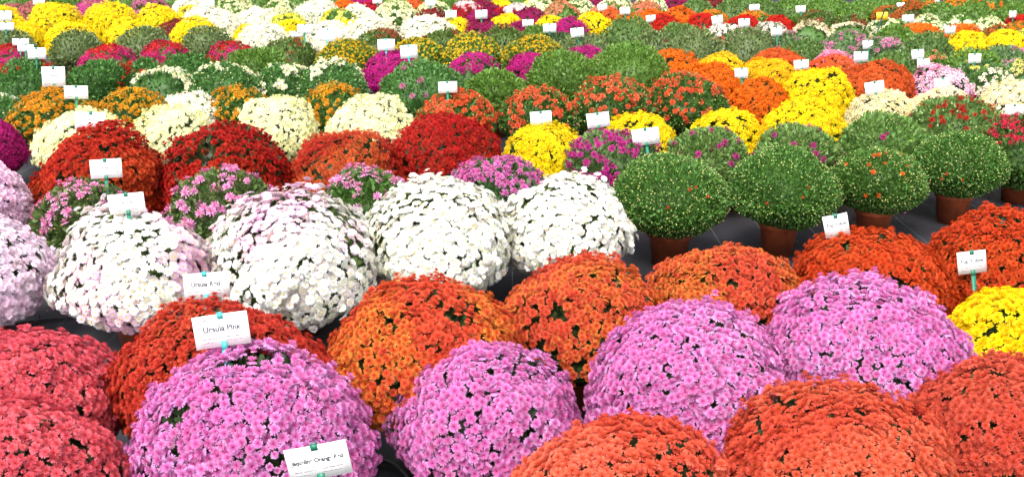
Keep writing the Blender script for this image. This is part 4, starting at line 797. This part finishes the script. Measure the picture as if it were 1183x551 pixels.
# ---------------------------------------------------------------- drip hoses and fallen petals
def tube(name, pts, r, label, cat):
    pts = np.array(pts, float); n = 8
    t = np.linspace(0, len(pts) - 1, (len(pts) - 1) * 10 + 1); out = []
    for s in t:                                              # Catmull-Rom
        i = min(int(s), len(pts) - 2); f = s - i; p = [pts[max(0, min(len(pts) - 1, i + q))] for q in (-1, 0, 1, 2)]
        out.append(.5 * ((2 * p[1]) + (p[2] - p[0]) * f + (2 * p[0] - 5 * p[1] + 4 * p[2] - p[3]) * f * f + (3 * p[1] - p[0] - 3 * p[2] + p[3]) * f ** 3))
    out = np.array(out); d = norm(np.gradient(out, axis=0)); s_ = norm(np.cross(d, np.array([0, 0, 1.]) + 1e-3)); u_ = np.cross(s_, d)
    V = np.concatenate([[out[k] + r * (math.cos(6.283 * a / n) * s_[k] + math.sin(6.283 * a / n) * u_[k]) for a in range(n)] for k in range(len(out))])
    Q = [(k * n + a, k * n + (a + 1) % n, (k + 1) * n + (a + 1) % n, (k + 1) * n + a) for k in range(len(out) - 1) for a in range(n)]
    o = link(name, mesh_np(name, V, np.array(Q), M_HOSE, smooth=True)); tag(o, label, cat); return o
tube('drip_hose', [(-0.537, 3.017, 0.012), (-0.496, 3.069, 0.012), (-0.435, 3.063, 0.012), (-0.374, 3.001, 0.012), (-0.342, 2.919, 0.012), (-0.339, 2.767, 0.012)], 0.008, 'black drip hose curling on the ground between the two pink mounds', 'hose')
tube('drip_hose', [(-2.645, 4.310, 0.012), (-2.382, 4.269, 0.012), (-2.280, 4.310, 0.012), (-2.168, 4.351, 0.012), (-2.041, 4.373, 0.012), (-1.796, 4.320, 0.012), (-1.429, 4.179, 0.012)], 0.007, 'black drip hose lying across the aisle in front of the white mounds', 'hose')
tube('drip_hose', [(-2.378, 4.415, 0.012), (-2.349, 4.459, 0.012), (-2.284, 4.426, 0.012), (-2.232, 4.331, 0.012), (-2.249, 4.279, 0.012)], 0.005, 'thin black feeder hose looped on the ground beside the blush mound', 'hose')
def petals():
    nr = np.random.default_rng(3); n = 1800
    i = nr.integers(0, len(POS), n); a = nr.random(n) * 6.28; r = POS[i, 2] * nr.uniform(.75, 1.5, n)
    P = np.stack([POS[i, 0] + r * np.cos(a), POS[i, 1] + r * np.sin(a), np.full(n, .004)], 1)
    N = norm(np.array([0, 0, 1.]) + nr.normal(size=(n, 3)) * .2); T = np.array([(-.3, 0, 0), (.3, 0, 0), (.2, 1, .15), (-.2, 1, .15)])
    V, Q = scatter(T, None, np.array([(0, 1, 2, 3)]), P, frames(N, nr), nr.uniform(.006, .016, n))
    cols = np.array([lin(c) for c in [(240, 236, 225), (236, 200, 40), (200, 110, 190), (150, 120, 70), (90, 110, 60), (206, 80, 40)]])
    C = np.repeat(cols[nr.integers(0, len(cols), n)][:, None], 4, 1)
    o = link('fallen_petals', mesh_np('fallen_petals', V.reshape(-1, 3), Q.reshape(-1, 4), M_PETAL, C.reshape(-1, 3)))
    tag(o, 'fallen petals and bits of leaf scattered over the dark ground fabric', 'petals', kind='stuff')
petals()
